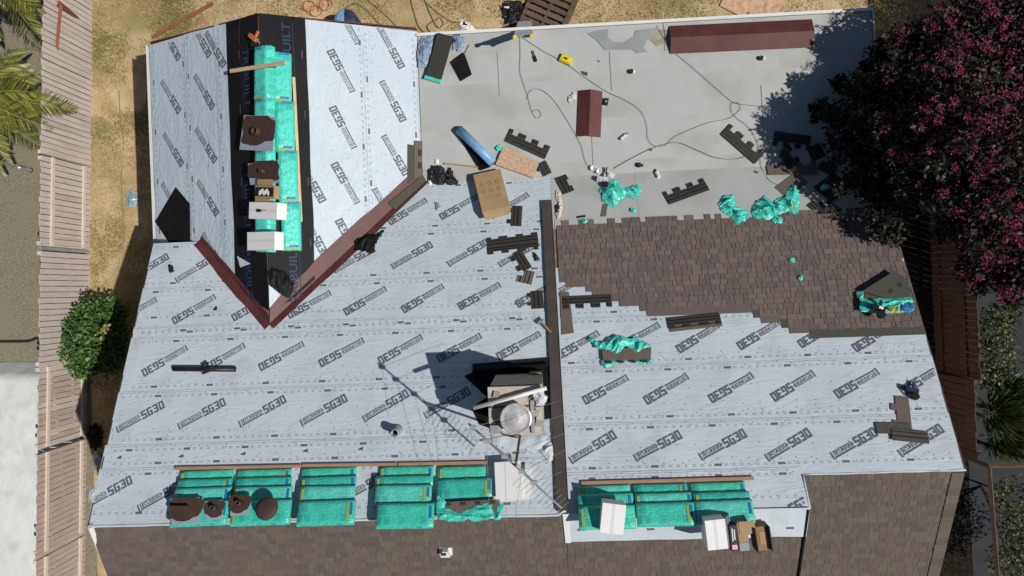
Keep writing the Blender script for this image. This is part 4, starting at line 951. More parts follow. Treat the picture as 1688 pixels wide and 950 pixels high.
# ---- flashings, boxes and tools
def vmetal(pl, p1, p2, hw, rise, label, h=.01):
    mw, L = fr2(pl, p1, p2, h); mb = MB(); mb.add([(-L / 2, -hw, 0), (L / 2, -hw, 0), (L / 2, 0, rise), (-L / 2, 0, rise), (L / 2, hw, 0), (-L / 2, hw, 0)], [(0, 1, 2, 3), (3, 2, 4, 5)])
    o = put('bent_flashing', mb, M['maroon'], None, mw); s = o.modifiers.new('t', 'SOLIDIFY'); s.thickness = .004; return tag(o, label, 'flashing')
vmetal(DECK, (1104, 66), (1339, 55), .31, .14, 'long maroon bent flashing at the top of the flat roof')
vmetal(DECK, (973, 150), (970, 226), .27, .12, 'short maroon bent flashing in the middle of the flat roof')
def carton(name, label, pl, p1, p2, W, H, h, m, side=None, flap=True, cat='box', mtop=None, group=None):
    """p1,p2 pixels of the two ends of the centre line of the top face"""
    mw, L = fr2(pl, p1, p2, h + H); mw.translation -= pl.n * H; o = thing(name, label, cat, mw, group)
    mb = MB(); mb.box(-L / 2, L / 2, -W / 2, W / 2, 0, H); b_ = put('carton_body', mb, m, o); bv = b_.modifiers.new('b', 'BEVEL'); bv.width = .008
    if flap:
        for sg in (-1, 1):
            mb = MB(); mb.box(-L / 2, L / 2, min(sg * .004, sg * W / 2), max(sg * .004, sg * W / 2), H + .001, H + .006); put('flap', mb, mtop or m, o)
        mb = MB(); mb.box(-L / 2, L / 2, -.025, .025, H + .0065, H + .0085); put('tape', mb, M['tape'], o)
    return o, L
o, L = carton('white_box', 'white box with a brush on top, on the ridge bundles', GL, (411, 347), (457, 348), .33, .25, .2, M['paper'])
mb = MB(); mb.box(-.12, .0, -.03, .03, .265, .29); mb.box(.0, .13, -.012, .012, .27, .285); 
t_ = thing('paint_brush', 'dark brush with yellow handle on the white box', 'brush', o.matrix_world.copy())
mb = MB(); mb.prism([(-.14, -.035), (-.14, .035), (-.02, .022), (-.02, -.022)], .262, .285); put('bristles', mb, M['blkmat'], t_)
mb = MB(); mb.box(-.02, .14, -.013, .013, .265, .282); put('handle', mb, M['plank'], t_)
carton('white_box', 'plain white box at the lower end of the ridge bundles', GL, (408, 398), (453, 397), .36, .24, .2, M['paper'])
carton('white_box', 'tilted white box on the bundles right of the brown strip', RIDGE, (1013, 831), (1008, 880), .40, .25, .22, M['paper'])
o, L = carton('white_box', 'largest white box in the stack at the ridge', RIDGE, (1178, 857), (1184, 906), .34, .42, .08, M['paper'])
for k in range(6):
    mb = MB(); mb.box(-L / 2 - .005, L / 2 + .005, .17 + k * .022, .17 + k * .022 + .012, .02, .40 - k * .03); put('folded_side', mb, M['greybox'] if k % 2 else M['navy'], o)
o, L = carton('dark_carton', 'dark carton with white lettering and pink label in the ridge stack', RIDGE, (1208, 866), (1212, 909), .13, .36, .08, M['purple'], flap=False)
for yy, l_ in ((-.02, .22), (.015, .18)):
    mb = MB(); mb.box(-.06 - l_ / 2, -.06 + l_ / 2, yy - .008, yy + .008, .361, .363); put('lettering', mb, M['paper'], o)
mb = MB(); mb.box(L / 2 - .11, L / 2 - .03, -.045, .045, .361, .364); put('label', mb, M['pink'], o)
o, L = carton('open_carton', 'open brown carton at the end of the ridge stack', RIDGE, (1222, 862), (1228, 908), .17, .34, .08, M['card'], flap=False)
mb = MB(); mb.box(-L / 2 - .02, -L / 2 + .2, -.05, .22, .342, .35); put('flap', mb, M['card'], o)
mb = MB(); mb.box(L / 2 - .14, L / 2, -.08, .08, .342, .348); put('label', mb, M['greybox'], o)
o, L = carton('open_carton', 'narrow open carton standing rightmost in the ridge stack', RIDGE, (1254, 868), (1260, 908), .22, .34, .06, M['cardin'], flap=False)
for sg in (-1, 1):
    mb = MB(); mb.box(-L / 2, L / 2, sg * .12 - .01, sg * .12 + .01, .1, .42); put('flap', mb, M['shdark'], o)
mb = MB(); mb.box(-.12, .1, -.05, .05, .342, .348); put('contents', mb, M['card'], o)
o, L = carton('nail_box', 'small open carton of nails on the ridge bundles', GL, (420, 316), (452, 317), .26, .14, .22, M['card'], flap=False)
mb = MB(); mb.box(-L / 2 + .02, L / 2 - .02, -.09, .09, .141, .146); put('opening', mb, M['blkmat'], o)
for k in range(7):
    mb = MB(); x = -.12 + .04 * k; mb.box(x - .014, x + .014, -.07 + .02 * (k % 3), .02 + .02 * (k % 3), .1465, .16); put('nail_coil', mb, M['paper'], o)
for sg in (-1, 1):
    mb = MB(); mb.box(-L / 2 + .06, L / 2 - .06, sg * .13 - .0, sg * .13 + sg * .12, .135, .14) if sg > 0 else mb.box(-L / 2 + .02, L / 2 - .1, -.25, -.13, .135, .14); put('flap', mb, M['card'], o)
# big cardboard box on the eave
o, L = carton('cardboard_box', 'large cardboard box with printing, lying on the eave', MAIN, (802, 283), (818, 345), .62, .22, .03, M['card'], flap=False)
for r, xs in ((-.18, (-.17, 0, .17)), (.0, (-.17, 0, .17))):
    for y in xs:
        mb = MB(); pts = [(r + .05 * math.cos(t), y + .035 * math.sin(t), .225) for t in [k * math.pi / 5 for k in range(11)]]; mb.tube(pts, .006, 4); put('print', mb, M['cardin'], o)
for k, l_ in enumerate((.36, .42, .3)):
    mb = MB(); mb.box(.12 + k * .035, .132 + k * .035, -l_ / 2, l_ / 2, .2215, .2225); put('print', mb, M['cardin'], o)
mb = MB(); mb.add([(L / 2, -.31, .22), (L / 2, .31, .22), (L / 2 + .16, .25, .15), (L / 2 + .16, -.27, .15)], [(0, 3, 2, 1)]); f_ = put('flap', mb, M['card'], o); s_ = f_.modifiers.new('t', 'SOLIDIFY'); s_.thickness = .006
for sg in (-1, 1):
    mb = MB(); mb.add([(L / 2 + .002, sg * .31, .215), (L / 2 + .002, sg * .31, .02), (L / 2 + .1, sg * .22, .05)], [(0, 1, 2)]); put('flap', mb, M['cardin'], o)
# chipboard box lid and blue roll
o = flat('chipboard_panel', DECK, [(817, 272), (830, 242), (889, 268), (879, 294)], .03, .05, M['osb'], 'speckled chipboard panel on the flat roof', 'chipboard')
o = thing('membrane_roll', 'blue membrane roll leaning with one end raised on the chipboard', 'roll')
a, b = P(DECK, 757, 214, .10), P(DECK, 812, 268, .30); mb = MB(); mb.tube([a, b], .10, 18); put('roll_body', mb, M['bluesheet'], o, None, True)
d = (b - a).normalized(); mb = MB(); mb.tube([a - d * .004, a - d * .012], .101, 18); put('end_cap', mb, M['navy'], o)
mb = MB(); mb.slab([a + V((-.05, -.07, -.06)), a + V((-.09, -.02, -.09)), b + V((-.3, -.12, -.26)), b + V((-.05, -.08, -.1))], .004); put('roll_shadow', mb, M['blackfelt'], o)  # black sheet painting the shadow the roll casts
plank((732, 270), (800, 277), .035, .03, DECK, .01, M['orangewood'], 'thin wooden stick pointing into the cardboard box', 'wooden_stick', 'stick')
crumple('trash_bag', DECK, [(706, 282), (714, 273), (730, 275), (736, 290), (732, 306), (722, 306), (706, 296)], M['blkbag'], amp=.24, cell=.035, freq=4, label='left of two black plastic bags at the flat roof corner', cat='bag', seed=41)
crumple('trash_bag', DECK, [(734, 288), (742, 274), (758, 306), (740, 308), (731, 303)], M['blkbag'], amp=.24, cell=.035, freq=5, label='pointed black plastic bag beside the cardboard box', cat='bag', seed=42)
crumple('paper_scrap', DECK, [(719, 262), (724, 263), (724, 272), (718, 272)], M['paper'], amp=.05, cell=.02, label='small white scrap above the black bags', cat='scrap', seed=43)
crumple('paper_scrap', DECK, [(706, 298), (712, 298), (712, 306), (708, 307)], M['paper'], amp=.05, cell=.02, label='small white scrap at the top end of the right valley', cat='scrap', seed=44)
crumple('plastic_film', DECK, [(694, 62), (714, 60), (716, 85), (708, 112), (690, 112), (687, 95)], M['clear'], amp=.14, cell=.035, freq=6, label='crumpled pale blue plastic film left of the dark bundle', cat='plastic film', seed=45)
crumple('plastic_film', DECK, [(748, 58), (768, 60), (766, 78), (758, 86), (746, 84)], M['clear'], amp=.12, cell=.035, freq=6, label='pale blue plastic film right of the dark bundle', cat='plastic film', seed=46)
flat('felt_scrap', DECK, [(743, 103), (750, 97), (764, 87), (767, 92), (778, 123), (760, 134)], .02, .02, M['blackfelt'], 'black square felt piece beside the dark bundle', 'felt scrap')
crumple('felt_scrap', DECK, [(744, 60), (757, 57), (758, 72), (748, 75)], M['blkbag'], amp=.12, cell=.04, label='small black plastic piece at the flat roof edge', cat='plastic scrap', seed=48)
plank((767, 88), (774, 74), .02, .02, DECK, .01, M['greymetal'], 'thin grey rod on the flat roof near the dark bundle', 'metal_rod', 'rod')
crumple('plastic_bag', DECK, [(937, 160), (948, 150), (950, 166), (940, 170)], M['silverpl'], amp=.10, cell=.02, freq=9, label='white crumpled bag behind the short maroon flashing', cat='bag', seed=49)
# small tools
def tool(name, label, cat, pl, p1, p2, parts, h=.01):
    mw, L = fr2(pl, p1, p2, h); o = thing(name, label, cat, mw)
    for nm, mb, m in parts(L): put(nm, mb, m, o)
    return o
tool('utility_knife', 'green and black utility knife on the flat roof', 'knife', DECK, (878, 84), (884, 102), lambda L: [('blade_body', MB().box(-L / 2, 0, -.02, .02, 0, .02), M['oliveh']), ('handle', MB().box(0, L / 2, -.028, .028, 0, .035), M['blkmat'])])
tool('yellow_case', 'small yellow plastic case on the flat roof', 'case', DECK, (924, 95), (942, 103), lambda L: [('shell', roundbox(L, .17, .09, 5, 8, 6), M['yel2']), ('handle', MB().box(-.05, .03, -.02, .02, .092, .10), M['shdark'])])
tool('hammer', 'hammer with wooden handle resting on the brown strip', 'hammer', MAIN, (890, 531), (908, 550), lambda L: [('handle', MB().box(-L / 2 + .05, L / 2, -.018, .018, .06, .09), M['hammerw']), ('head', MB().box(-L / 2, -L / 2 + .05, -.07, .07, .05, .095), M['greymetal'])])
tool('black_block', 'small black block right of the short maroon flashing', 'block', DECK, (1000, 163), (998, 174), lambda L: [('block_body', MB().box(-L / 2, L / 2, -.045, .045, 0, .06), M['blkmat']), ('dial', MB().box(-.02, .02, -.02, .02, .061, .066), M['greymetal'])])
for i, (u, v, lb) in enumerate(((1040, 118, 'small white and black tape roll in the middle of the flat roof'), (1254, 96, 'small dark tape roll below the long maroon flashing'))):
    tool('tape_roll', lb, 'tape roll', DECK, (u - 5, v), (u + 5, v + 1), lambda L: [('roll', MB().lathe([(.02, 0), (.05, 0), (.05, .05), (.02, .05)], 14), M['blkmat']), ('tail', MB().box(.03, .09, -.03, .03, 0, .03), M['paper'])])
tool('bottle', 'clear blue-capped bottle lying left on the flat roof', 'bottle', DECK, (1023, 230), (1036, 220), lambda L: [('body', MB().tube([(-L / 2, 0, .035), (L / 4, 0, .035)], .034, 10), M['silverpl']), ('cap', MB().tube([(L / 4, 0, .035), (L / 2, 0, .035)], .016, 8), M['blue'])])
tool('bottle', 'white bottle lying above the lone dark shingle', 'bottle', DECK, (1080, 281), (1086, 294), lambda L: [('body', MB().tube([(-L / 5, 0, .035), (L / 2, 0, .035)], .04, 10), M['paper']), ('cap', MB().tube([(-L / 2, 0, .035), (-L / 5, 0, .035)], .02, 8), M['blkmat'])])
tool('baseball_hat', 'small black cap with peak beside the nail gun', 'hat', DECK, (1048, 272), (1058, 273), lambda L: [('crown', MB().lathe([(.055, 0), (.055, .04), (.03, .06)], 12), M['blkmat']), ('peak', MB().box(.03, .10, -.03, .03, 0, .008), M['blkmat'])])
def nailgun(o, bodym, s=1.0):
    put('motor_body', MB().box(-.16 * s, .06 * s, -.04 * s, .04 * s, .02, .11 * s), bodym, o); put('magazine', MB().lathe([(.07 * s, 0), (.07 * s, .06 * s)], 14, T=Matrix.Translation((.02 * s, -.1 * s, .02))), M['blkmat'], o)
    put('handle', MB().box(-.04 * s, .0, .04 * s, .17 * s, .03, .07 * s), bodym, o); put('nose', MB().tube([(.06 * s, 0, .06 * s), (.15 * s, 0, .05 * s)], .018 * s, 8), M['greymetal'], o)
o = thing('nail_gun', 'pale nail gun lying by the torn teal wrapper', 'nail gun', frc(DECK, (997, 300), (1, .15), .01)); nailgun(o, M['silverpl'], 1.1)
o = thing('nail_gun', 'orange nail gun on the black membrane at the gable end', 'nail gun', frc(GL, (424, 66), (.7, .6), .05)); nailgun(o, M['orange'], 1.0)
o = thing('nail_gun', 'black and white nail gun on the opened bundle', 'nail gun', frc(MAIN, (1450, 512), (1, .3), .17)); nailgun(o, M['blkmat'], 1.1); put('side_panel', MB().box(-.06, .02, -.03, .03, .122, .13), M['paper'], o)
o = thing('nail_gun', 'dark nail gun lying above the cross pile at the right edge', 'nail gun', frc(MAIN, (1505, 646), (1, .25), .02)); nailgun(o, M['navy'], 1.0)
for u, v, lb in ((977, 278, 'left nail cup beside the nail gun'), (987, 283, 'right nail cup beside the nail gun')):
    tool('nail_cup', lb, 'cup', DECK, (u - 4, v), (u + 4, v), lambda L: [('cup_body', MB().lathe([(.035, 0), (.055, 0), (.06, .06), (.045, .06), (.04, .02)], 14), M['paper'])])
crumple('rag', DECK, [(995, 276), (1006, 282), (1014, 290), (1010, 296), (996, 292)], M['silverpl'], amp=.07, cell=.025, freq=9, label='pale crumpled rag above the nail gun', cat='rag', seed=51)
plank((1000, 292), (1000, 276), .03, .02, DECK, .08, M['blkmat'], 'thin black bar standing out of the pale rag', 'metal_bar', 'bar')
crumple('rope_heap', MAIN, [(917, 316), (924, 318), (928, 345), (922, 362), (916, 358), (920, 340)], M['rail'], amp=.06, cell=.022, freq=10, label='tangled pale rope heap at the top of the shingle field', cat='rope', seed=52)
crumple('rag', MAIN, [(915, 340), (924, 338), (926, 350), (916, 352)], M['blkbag'], amp=.08, cell=.025, freq=9, label='black rag on the tangled rope heap', cat='rag', seed=53)
for i, (u, v, pl, lb) in enumerate(((722, 339, MAIN, 'grey torn flap on the underlayment below the black bags'), (283, 442, MAIN, 'black scrap on the left wing of the underlayment'), (884, 424, MAIN, 'black glove-like scrap against the brown strip'), (355, 510, MAIN, 'tiny grey scrap between two printed logos on the left'))):
    crumple('torn_scrap', pl, [(u - 5, v - 8), (u + 2, v - 4), (u + 6, v + 4), (u - 2, v + 9)] if i != 3 else [(u - 4, v), (u + 4, v - 3), (u + 2, v + 2)], M['blkmat'] if i else M['greymetal'], h=.02, amp=.05, cell=.02, freq=10, label=lb, cat='scrap', seed=60 + i)
for i, (u, v) in enumerate(((197, 756), (299, 754), (401, 750), (504, 745), (595, 742))):
    flat('lifted_flap', MAIN, [(u - 4, v), (u + 4, v - 4), (u + 3, v + 1)], .02, .012, M['ink'], parent=house)
# sprayed vents and sheets
def spraysheet(name, label, pl, quad, h, hole=None, dome=None, slot=False):
    mw, q = localpoly(pl, quad, h); o = thing(name, label, 'vent flashing', mw, 'brown sprayed vent flashings')
    mb = MB(); mb.prism(q, 0, .008); put('tin_base', mb, M['tin'], o)
    # irregular sprayed patch over the base
    cx = sum(a for a, b in q) / 4; cy = sum(b for a, b in q) / 4; ext = max(abs(a - cx) for a, b in q); eyt = max(abs(b - cy) for a, b in q)
    pts = []
    for k in range(28):
        t = k * 2 * math.pi / 28; rr_ = 1.0 + .12 * math.sin(3 * t + len(label)) + .06 * math.sin(7 * t); x = ext * .98 * rr_ * math.copysign(abs(math.cos(t)) ** .7, math.cos(t)); y = eyt * .85 * rr_ * math.copysign(abs(math.sin(t)) ** .7, math.sin(t)) + eyt * .22
        x = max(-ext * .97, min(ext * .97, x)); y = max(-eyt * .95, min(eyt * .95, y)); pts.append((cx + x, cy + y))
    mb = MB(); mb.prism(pts, .0085, .0105); put('sprayed_patch', mb, M['spray'], o)
    if slot: put('slot_hood', MB().box(cx - ext * .8, cx + ext * .2, cy - eyt * .1, cy + eyt * .32, .011, .09), M['spray'], o)
    if hole:
        put('collar', MB().lathe([(hole + .035, .010), (hole + .02, .05), (hole + .012, .11), (hole, .11), (hole, .012)], 18, T=Matrix.Translation((cx, cy + .03, 0))), M['spray'], o, None, True)
    return o
spraysheet('vent_flashing', 'large tin sheet with round hole on the ridge bundles', GL, [(403, 190), (454, 193), (450, 250), (395, 247)], .26, hole=.07)
m_ = frc(GL, (425, 219), (1, 0), .262); tag(put('wrapper_scrap', MB().lathe([(.0, 0), (.06, .0), (.05, .02), (.0, .03)], 12), M['wrap2'], None, m_), 'bright teal scrap seen through the round hole of the tin sheet', 'plastic scrap')
spraysheet('vent_flashing', 'smaller tin sheet with brown spray below the round-hole sheet', GL, [(409, 270), (459, 264), (462, 302), (413, 305)], .26, hole=.03)
spraysheet('vent_flashing', 'brown vent hood with slot on the first bundle stack', MAIN, [(281, 823), (329, 820), (330, 862), (283, 866)], .32, slot=True)
spraysheet('vent_flashing', 'brown pipe collar between the slotted hood and the next collar', MAIN, [(338, 827), (368, 825), (367, 856), (338, 858)], .31, hole=.03)
spraysheet('vent_flashing', 'brown pipe collar on the joint of first and second stacks', MAIN, [(378, 818), (409, 816), (411, 848), (380, 851)], .33, hole=.03)
o = thing('roof_vent', 'round brown sprayed vent cap on the second bundle stack', 'vent cap', frc(MAIN, (445, 840), (1, 0), .29), 'brown sprayed vent flashings')
put('cap_disc', MB().lathe([(.17, .14), (.205, .15), (.20, .17), (.12, .20), (.0, .21)], 26), M['spray'], o, None, True); put('neck', MB().lathe([(.12, 0), (.11, .15)], 18), M['spray'], o)
# white sheets by the ridge
flat('white_sheet', MAIN, [(815, 763), (858, 760), (862, 824), (818, 827)], .20, .02, M['paper'], 'white rigid sheet leaning at the ridge beside the antenna', 'sheet')
flat('white_sheet', MAIN, [(838, 790), (877, 770), (879, 822), (822, 828)], .16, .02, M['paper'], 'second white sheet under the first one at the ridge', 'sheet')
crumple('plastic_bag', MAIN, [(884, 728), (896, 722), (910, 730), (916, 745), (912, 760), (900, 756), (888, 742)], M['silverpl'], amp=.16, cell=.03, freq=5, label='white plastic bag against the brown strip below the chimney', cat='bag', seed=71)
crumple('underlayment_scrap', MAIN, [(812, 715), (850, 712), (900, 716), (905, 735), (880, 745), (838, 742), (812, 732)], M['under'], amp=.04, cell=.04, freq=2.2, smooth=True, label='rumpled loose underlayment on the ridge side of the chimney', cat='underlayment scrap', seed=72)

# ---- chimney (a part of the house)
ch = MB(); ch.box(-.96, -.06, -2.46, -1.64, 4.2, 6.10); part('chimney', ch, M['chimside']); chim = house.children[-1]
put('chimney_crown', MB().box(-1.0, -.10, -2.50, -1.66, 6.10, 6.18), M['concrete'], chim)
for k in range(6): put('brick', MB().box(-.30 + .0, -.08, -1.64, -1.60, 4.45 + k * .075, 4.51 + k * .075), M['brick'], chim)
T = Matrix.Translation((-.53, -2.17, 6.18))
put('flue', MB().lathe([(.13, 0), (.12, .22)], 16, T=T), M['galv'], chim, None, True)
put('flue_cap', MB().lathe([(.20, .20), (.262, .205), (.265, .222), (.25, .228), (.20, .226), (.06, .236), (.01, .237)], 30, T=T), M['hood'], chim)
put('junction_box', MB().box(-.98, -.84, -2.44, -2.30, 6.18, 6.25), M['galv'], chim); put('junction_box', MB().lathe([(.07, 0), (.07, .05), (.03, .06)], 14, T=Matrix.Translation((-.80, -2.36, 6.18))), M['greymetal'], chim)
put('strap', MB().box(-1.0, -.10, -2.02, -1.98, 6.181, 6.19), M['rusty'], chim); put('bracket', MB().box(-.28, -.22, -2.46, -1.9, 6.181, 6.22), M['greymetal'], chim)
for k, (x, y) in enumerate(((-.16, -2.30), (-.20, -2.12), (-.86, -1.78))): put('mortar_lump', MB().prism([(x - .06, y - .05), (x + .05, y - .06), (x + .07, y + .03), (x - .03, y + .06)], 6.18, 6.205 + .01 * k), M['chimside'], chim)
pp = thing('white_pipe', 'white pipe laid across the chimney top', 'pipe'); a, b = PZ(780, 673, 6.27), PZ(901, 640, 6.30); put('pipe_body', MB().tube([a, b], .035, 10), M['white'], pp, None, True)
crumple('plastic_bag', PL((0, 0, 6.19), (1, 0, 0), (0, 1, 0)), [(876, 648), (896, 640), (902, 655), (896, 668), (884, 668)], M['silverpl'], amp=.10, cell=.025, freq=7, label='crumpled clear plastic on the chimney corner', cat='plastic film', seed=73)
rope('cable_coil', PL((0, 0, 6.19), (1, 0, 0), (0, 1, 0)), [(872, 657), (880, 650), (888, 652), (886, 658), (880, 656), (876, 664), (884, 680), (880, 700), (872, 706)], .012, M['ropeb'], 'black cable curling over the chimney top', 'cable')
rope('cable_coil', PL((0, 0, 6.19), (1, 0, 0), (0, 1, 0)), [(812, 700), (822, 694), (830, 702), (822, 710), (812, 704), (830, 716), (846, 720), (858, 722)], .014, M['rusty'], 'brown cable looped at the left corner of the chimney', 'cable')
# plumbing vent
vp = thing('plumbing_vent', 'short grey plumbing vent pipe on the left roof', 'vent pipe', Matrix.Translation(P(MAIN, 656, 709)))
put('pipe_body', MB().lathe([(.075, -.05), (.075, .32), (.06, .32), (.06, .1)], 18), M['greymetal'], vp, None, True); put('boot', MB().lathe([(.10, -.04), (.09, .06), (.078, .1)], 18), M['greymetal'], vp, None, True)
# vent on the south slope
sv = thing('roof_vent', 'small white vent hood on the lower shingle slope', 'roof vent', frc(SL, (735, 908), (1, 0), .03))
put('base', MB().box(-.12, .12, -.10, .08, 0, .012), M['white'], sv); put('hood', MB().prism([(-.09, -.05), (.09, -.05), (.05, .08), (-.05, .08)], .012, .12), M['white'], sv); put('opening', MB().box(-.07, .02, .0, .06, .121, .124), M['blkmat'], sv)
# downspout lying on the left rake
dsp = thing('downspout', 'white downspout piece at the lower left roof corner', 'downspout'); a, b = P(SL, 149, 868, .06), P(SL, 169, 917, -.1); put('pipe_body', MB().tube([a, b], .05, 8), M['white'], dsp)
# ---- antenna
ZA = 7.2
A0, A1 = PZ(772, 698, ZA), PZ(926, 838, ZA)
an = thing('tv_antenna', 'old television antenna with swept rods standing below the chimney', 'antenna')
put('boom', MB().tube([A0, A1], .016, 8), M['antenna'], an, None, True); put('boom_brace', MB().tube([A0 + (A1 - A0) * .12 + V((0, 0, .03)), A0 + (A1 - A0) * .5 + V((.04, .04, .05)), A0 + (A1 - A0) * .8 + V((0, 0, .03))], .008, 6), M['antenna'], an)
am = PZ(850, 766, ZA); put('mast', MB().tube([V((am.x, am.y, 5.05)), am + V((0, 0, .06))], .022, 8), M['rusty'], an, None, True)
for (s0, d1, d2) in (((779, 705), (769, 790), (922, 661)), ((802, 727), (808, 868), (929, 684)), ((832, 752), (835, 863), (932, 714)), ((860, 777), (848, 861), (934, 741)), ((880, 796), (872, 842), (926, 778))):
    c = PZ(*s0, ZA); put('insulator', MB().box(c.x - .05, c.x + .05, c.y - .035, c.y + .035, c.z - .02, c.z + .03), M['greymetal'], an)
    for d in (d1, d2): put('rod', MB().tube([c, PZ(*d, ZA)], .0032, 5), M['antenna'], an)
for k in range(11):
    f = .60 + .04 * k; c = A0 + (A1 - A0) * f; e = V((.17, .15, 0)) * (1.15 - .05 * k); put('short_rod', MB().tube([c - e, c + e], .004, 5), M['antenna'], an)
put('stay', MB().tube([PZ(858, 718, 6.2), am + V((0, 0, -.2))], .012, 6), M['rusty'], an)

# ---- hoses and cables
rope('air_hose', DECK, [(857, 62), (858, 90), (857, 115), (862, 135), (869, 155), (875, 178), (882, 193), (889, 194), (892, 188), (886, 181), (878, 184)], .005, M['ropeg'], 'green hose hanging from the ladder, ending in a small loop', 'hose')
rope('air_hose', DECK, [(868, 164), (874, 150), (886, 147), (900, 153), (915, 168), (930, 190), (945, 215), (958, 240), (966, 268), (980, 284)], .005, M['ropeg'], 'green hose arching past the short maroon flashing to the nail gun', 'hose')
rope('air_hose', DECK, [(860, 61), (895, 84), (930, 103), (965, 128), (1000, 151), (1030, 165), (1055, 182), (1066, 205), (1068, 228), (1078, 240), (1096, 240), (1112, 226), (1140, 213), (1170, 202), (1200, 196), (1214, 187), (1221, 178), (1216, 169), (1206, 172), (1206, 184), (1214, 194), (1232, 208), (1246, 228), (1252, 250), (1256, 278), (1268, 297), (1282, 305)], .005, M['ropeg'], 'longest green hose crossing the flat roof with a loop at the right', 'hose')
rope('air_hose', DECK, [(1083, 42), (1096, 66), (1112, 86), (1140, 110), (1170, 136), (1195, 158), (1212, 170), (1240, 174), (1275, 177)], .005, M['ropeg'], 'green hose running down from the long maroon flashing', 'hose')
rope('air_hose', DECK, [(1012, 278), (1040, 262), (1070, 247), (1095, 238), (1120, 236), (1150, 248), (1180, 260), (1215, 262), (1250, 250), (1275, 247)], .007, M['ropeg'], 'green hose from the nail gun to the right shingle pile', 'hose')
rope('air_hose', DECK, [(1300, 262), (1309, 290), (1312, 312), (1326, 320), (1344, 314), (1358, 300), (1372, 286), (1384, 280)], .007, M['ropeb'], 'dark cable across the brown shingles into the tree shade', 'cable')
rope('air_hose', MAIN, [(1384, 366), (1404, 392), (1410, 420), (1414, 450), (1412, 478), (1418, 500)], .007, M['ropeb'], 'black cable running down the shingle field to the opened bundle', 'cable')
rope('power_cord', GL, [(396, 30, .1), (394, 50, .04), (395, 72, .04), (402, 86, .04), (410, 88, .04)], .007, M['ropeb'], 'black cord over the gable end to the orange nail gun', 'cord')

# ================================================================== AROUND THE HOUSE
# ---- ladder
ld = thing('ladder', 'aluminium ladder with yellow tips leaning on the flat roof edge', 'ladder')
tipc = PZ(863, 60, 3.75); basec = V((tipc.x, 6.95, 0.0))
for sg in (-1, 1):
    e = V((.175 * sg, 0, 0)); put('rail', MB().tube([basec + e, tipc + e], .032, 6), M['galv'], ld); d = (tipc - basec).normalized()
    put('tip', MB().tube([tipc + e, tipc + e + d * .08], .045, 8), M['yel2'], ld)
n = 13
for k in range(n):
    c = basec + (tipc - basec) * ((k + .5) / n); put('rung', MB().box(c.x - .17, c.x + .17, c.y - .045, c.y + .045, c.z - .012, c.z + .012), M['galv'], ld)
# ---- things on the back lawn
pal = thing('pallet', 'dark brown slatted wooden pallet on the back lawn', 'pallet', frc(GND, (908, 14), (1, .42), .02))
for k in range(7):
    put('slat', MB().box(-.62, .55, -.62 + k * .18, -.62 + k * .18 + .11, .10, .12), mat('pallet_wood_%d' % k, (.10 + .02 * (k % 3), .07 + .014 * (k % 3), .055 + .01 * (k % 3)), rough=.9), pal)
for x in (-.58, -.02, .5): put('bearer', MB().box(x - .04, x + .04, -.64, .66, 0, .098), M['frame'], pal)
put('edge_board', MB().box(.46, .60, -.64, .66, .121, .14), M['bark'], pal)
crumple('trash_bag', GND, [(824, 12), (834, 2), (862, 4), (870, 16), (860, 34), (846, 44), (832, 40)], M['blkbag'], amp=.4, cell=.06, freq=3, label='black and white printed sack beside the pallet', cat='sack', seed=81, mats=[M['blkbag'], M['paper']])
crumple('paper_sack', GND, [(754, 40), (760, 33), (772, 38), (788, 52), (792, 60), (776, 58), (762, 50)], M['paper'], amp=.25, cell=.05, freq=3, label='white printed sack on the lawn at the flat roof edge', cat='sack', seed=82, mats=[M['paper'], M['paper'], M['blkmat']])
flat('plywood_sheet', GND, [(1186, 10), (1200, -18), (1296, -12), (1292, 8), (1276, 28), (1222, 28)], .03, .02, M['ply'], 'tan plywood sheet on the back lawn', 'plywood')
dm = thing('lidded_barrel', 'round blue and black barrel behind the gable end', 'barrel', Matrix.Translation(PZ(570, 34, 0.75) - V((0, 0, .75))))
put('drum', MB().lathe([(.28, 0), (.30, .1), (.30, .68), (.28, .72)], 24), M['navy'], dm, None, True)
lid = MB(); prof = [(.30, .72), (.28, .80), (.20, .87), (.08, .90), (.01, .905)]; lid.lathe(prof, 24)
for i, f in enumerate(lid.f):
    c = sum((V(lid.v[k]) for k in f), V()) / len(f); lid.m[i] = 1 if c.x > 0 else 0
put('lid', lid, [M['bluesheet'], M['navy']], dm)
for i, pts in enumerate(([(600, -4), (622, 14), (640, 30), (655, 46)], [(566, 16), (585, 6), (600, 14), (620, 34), (634, 46)], [(676, -4), (682, 20), (690, 44), (704, 58)], [(698, -4), (712, 30), (722, 46), (730, 40), (726, 30), (716, 34), (704, 44), (714, 58), (728, 58)], [(702, 4), (722, 22), (740, 34), (758, 38)])):
    rope('garden_hose', GND, [(u, v, .03) for u, v in pts], .014, M['oliveh'], ('olive hose nearest the barrel on the back lawn', 'olive hose arching over the barrel', 'olive hose crossing straight to the flat roof corner', 'olive hose with a loop at the flat roof corner', 'olive hose ending at the white printed sack')[i], 'hose')
for i, (u, v) in enumerate(((508, 10), (520, 18), (536, 8))):
    rope('extension_cord', GND, [(u + 16 * math.cos(k * .9 + i) * (1 - .05 * k), v + 9 * math.sin(k * .9 + i), .02 + .004 * k) for k in range(14)], .010, M['orangec'], ('orange cord coil at the gable peak', 'orange cord coil in front of the gable peak', 'orange cord coil nearest the blue barrel')[i], 'cord')
plank((252, 62), (352, 6), .09, .05, GND, .02, M['red'], 'reddish edging board on the lawn above the left gable', 'edging_board', 'board')
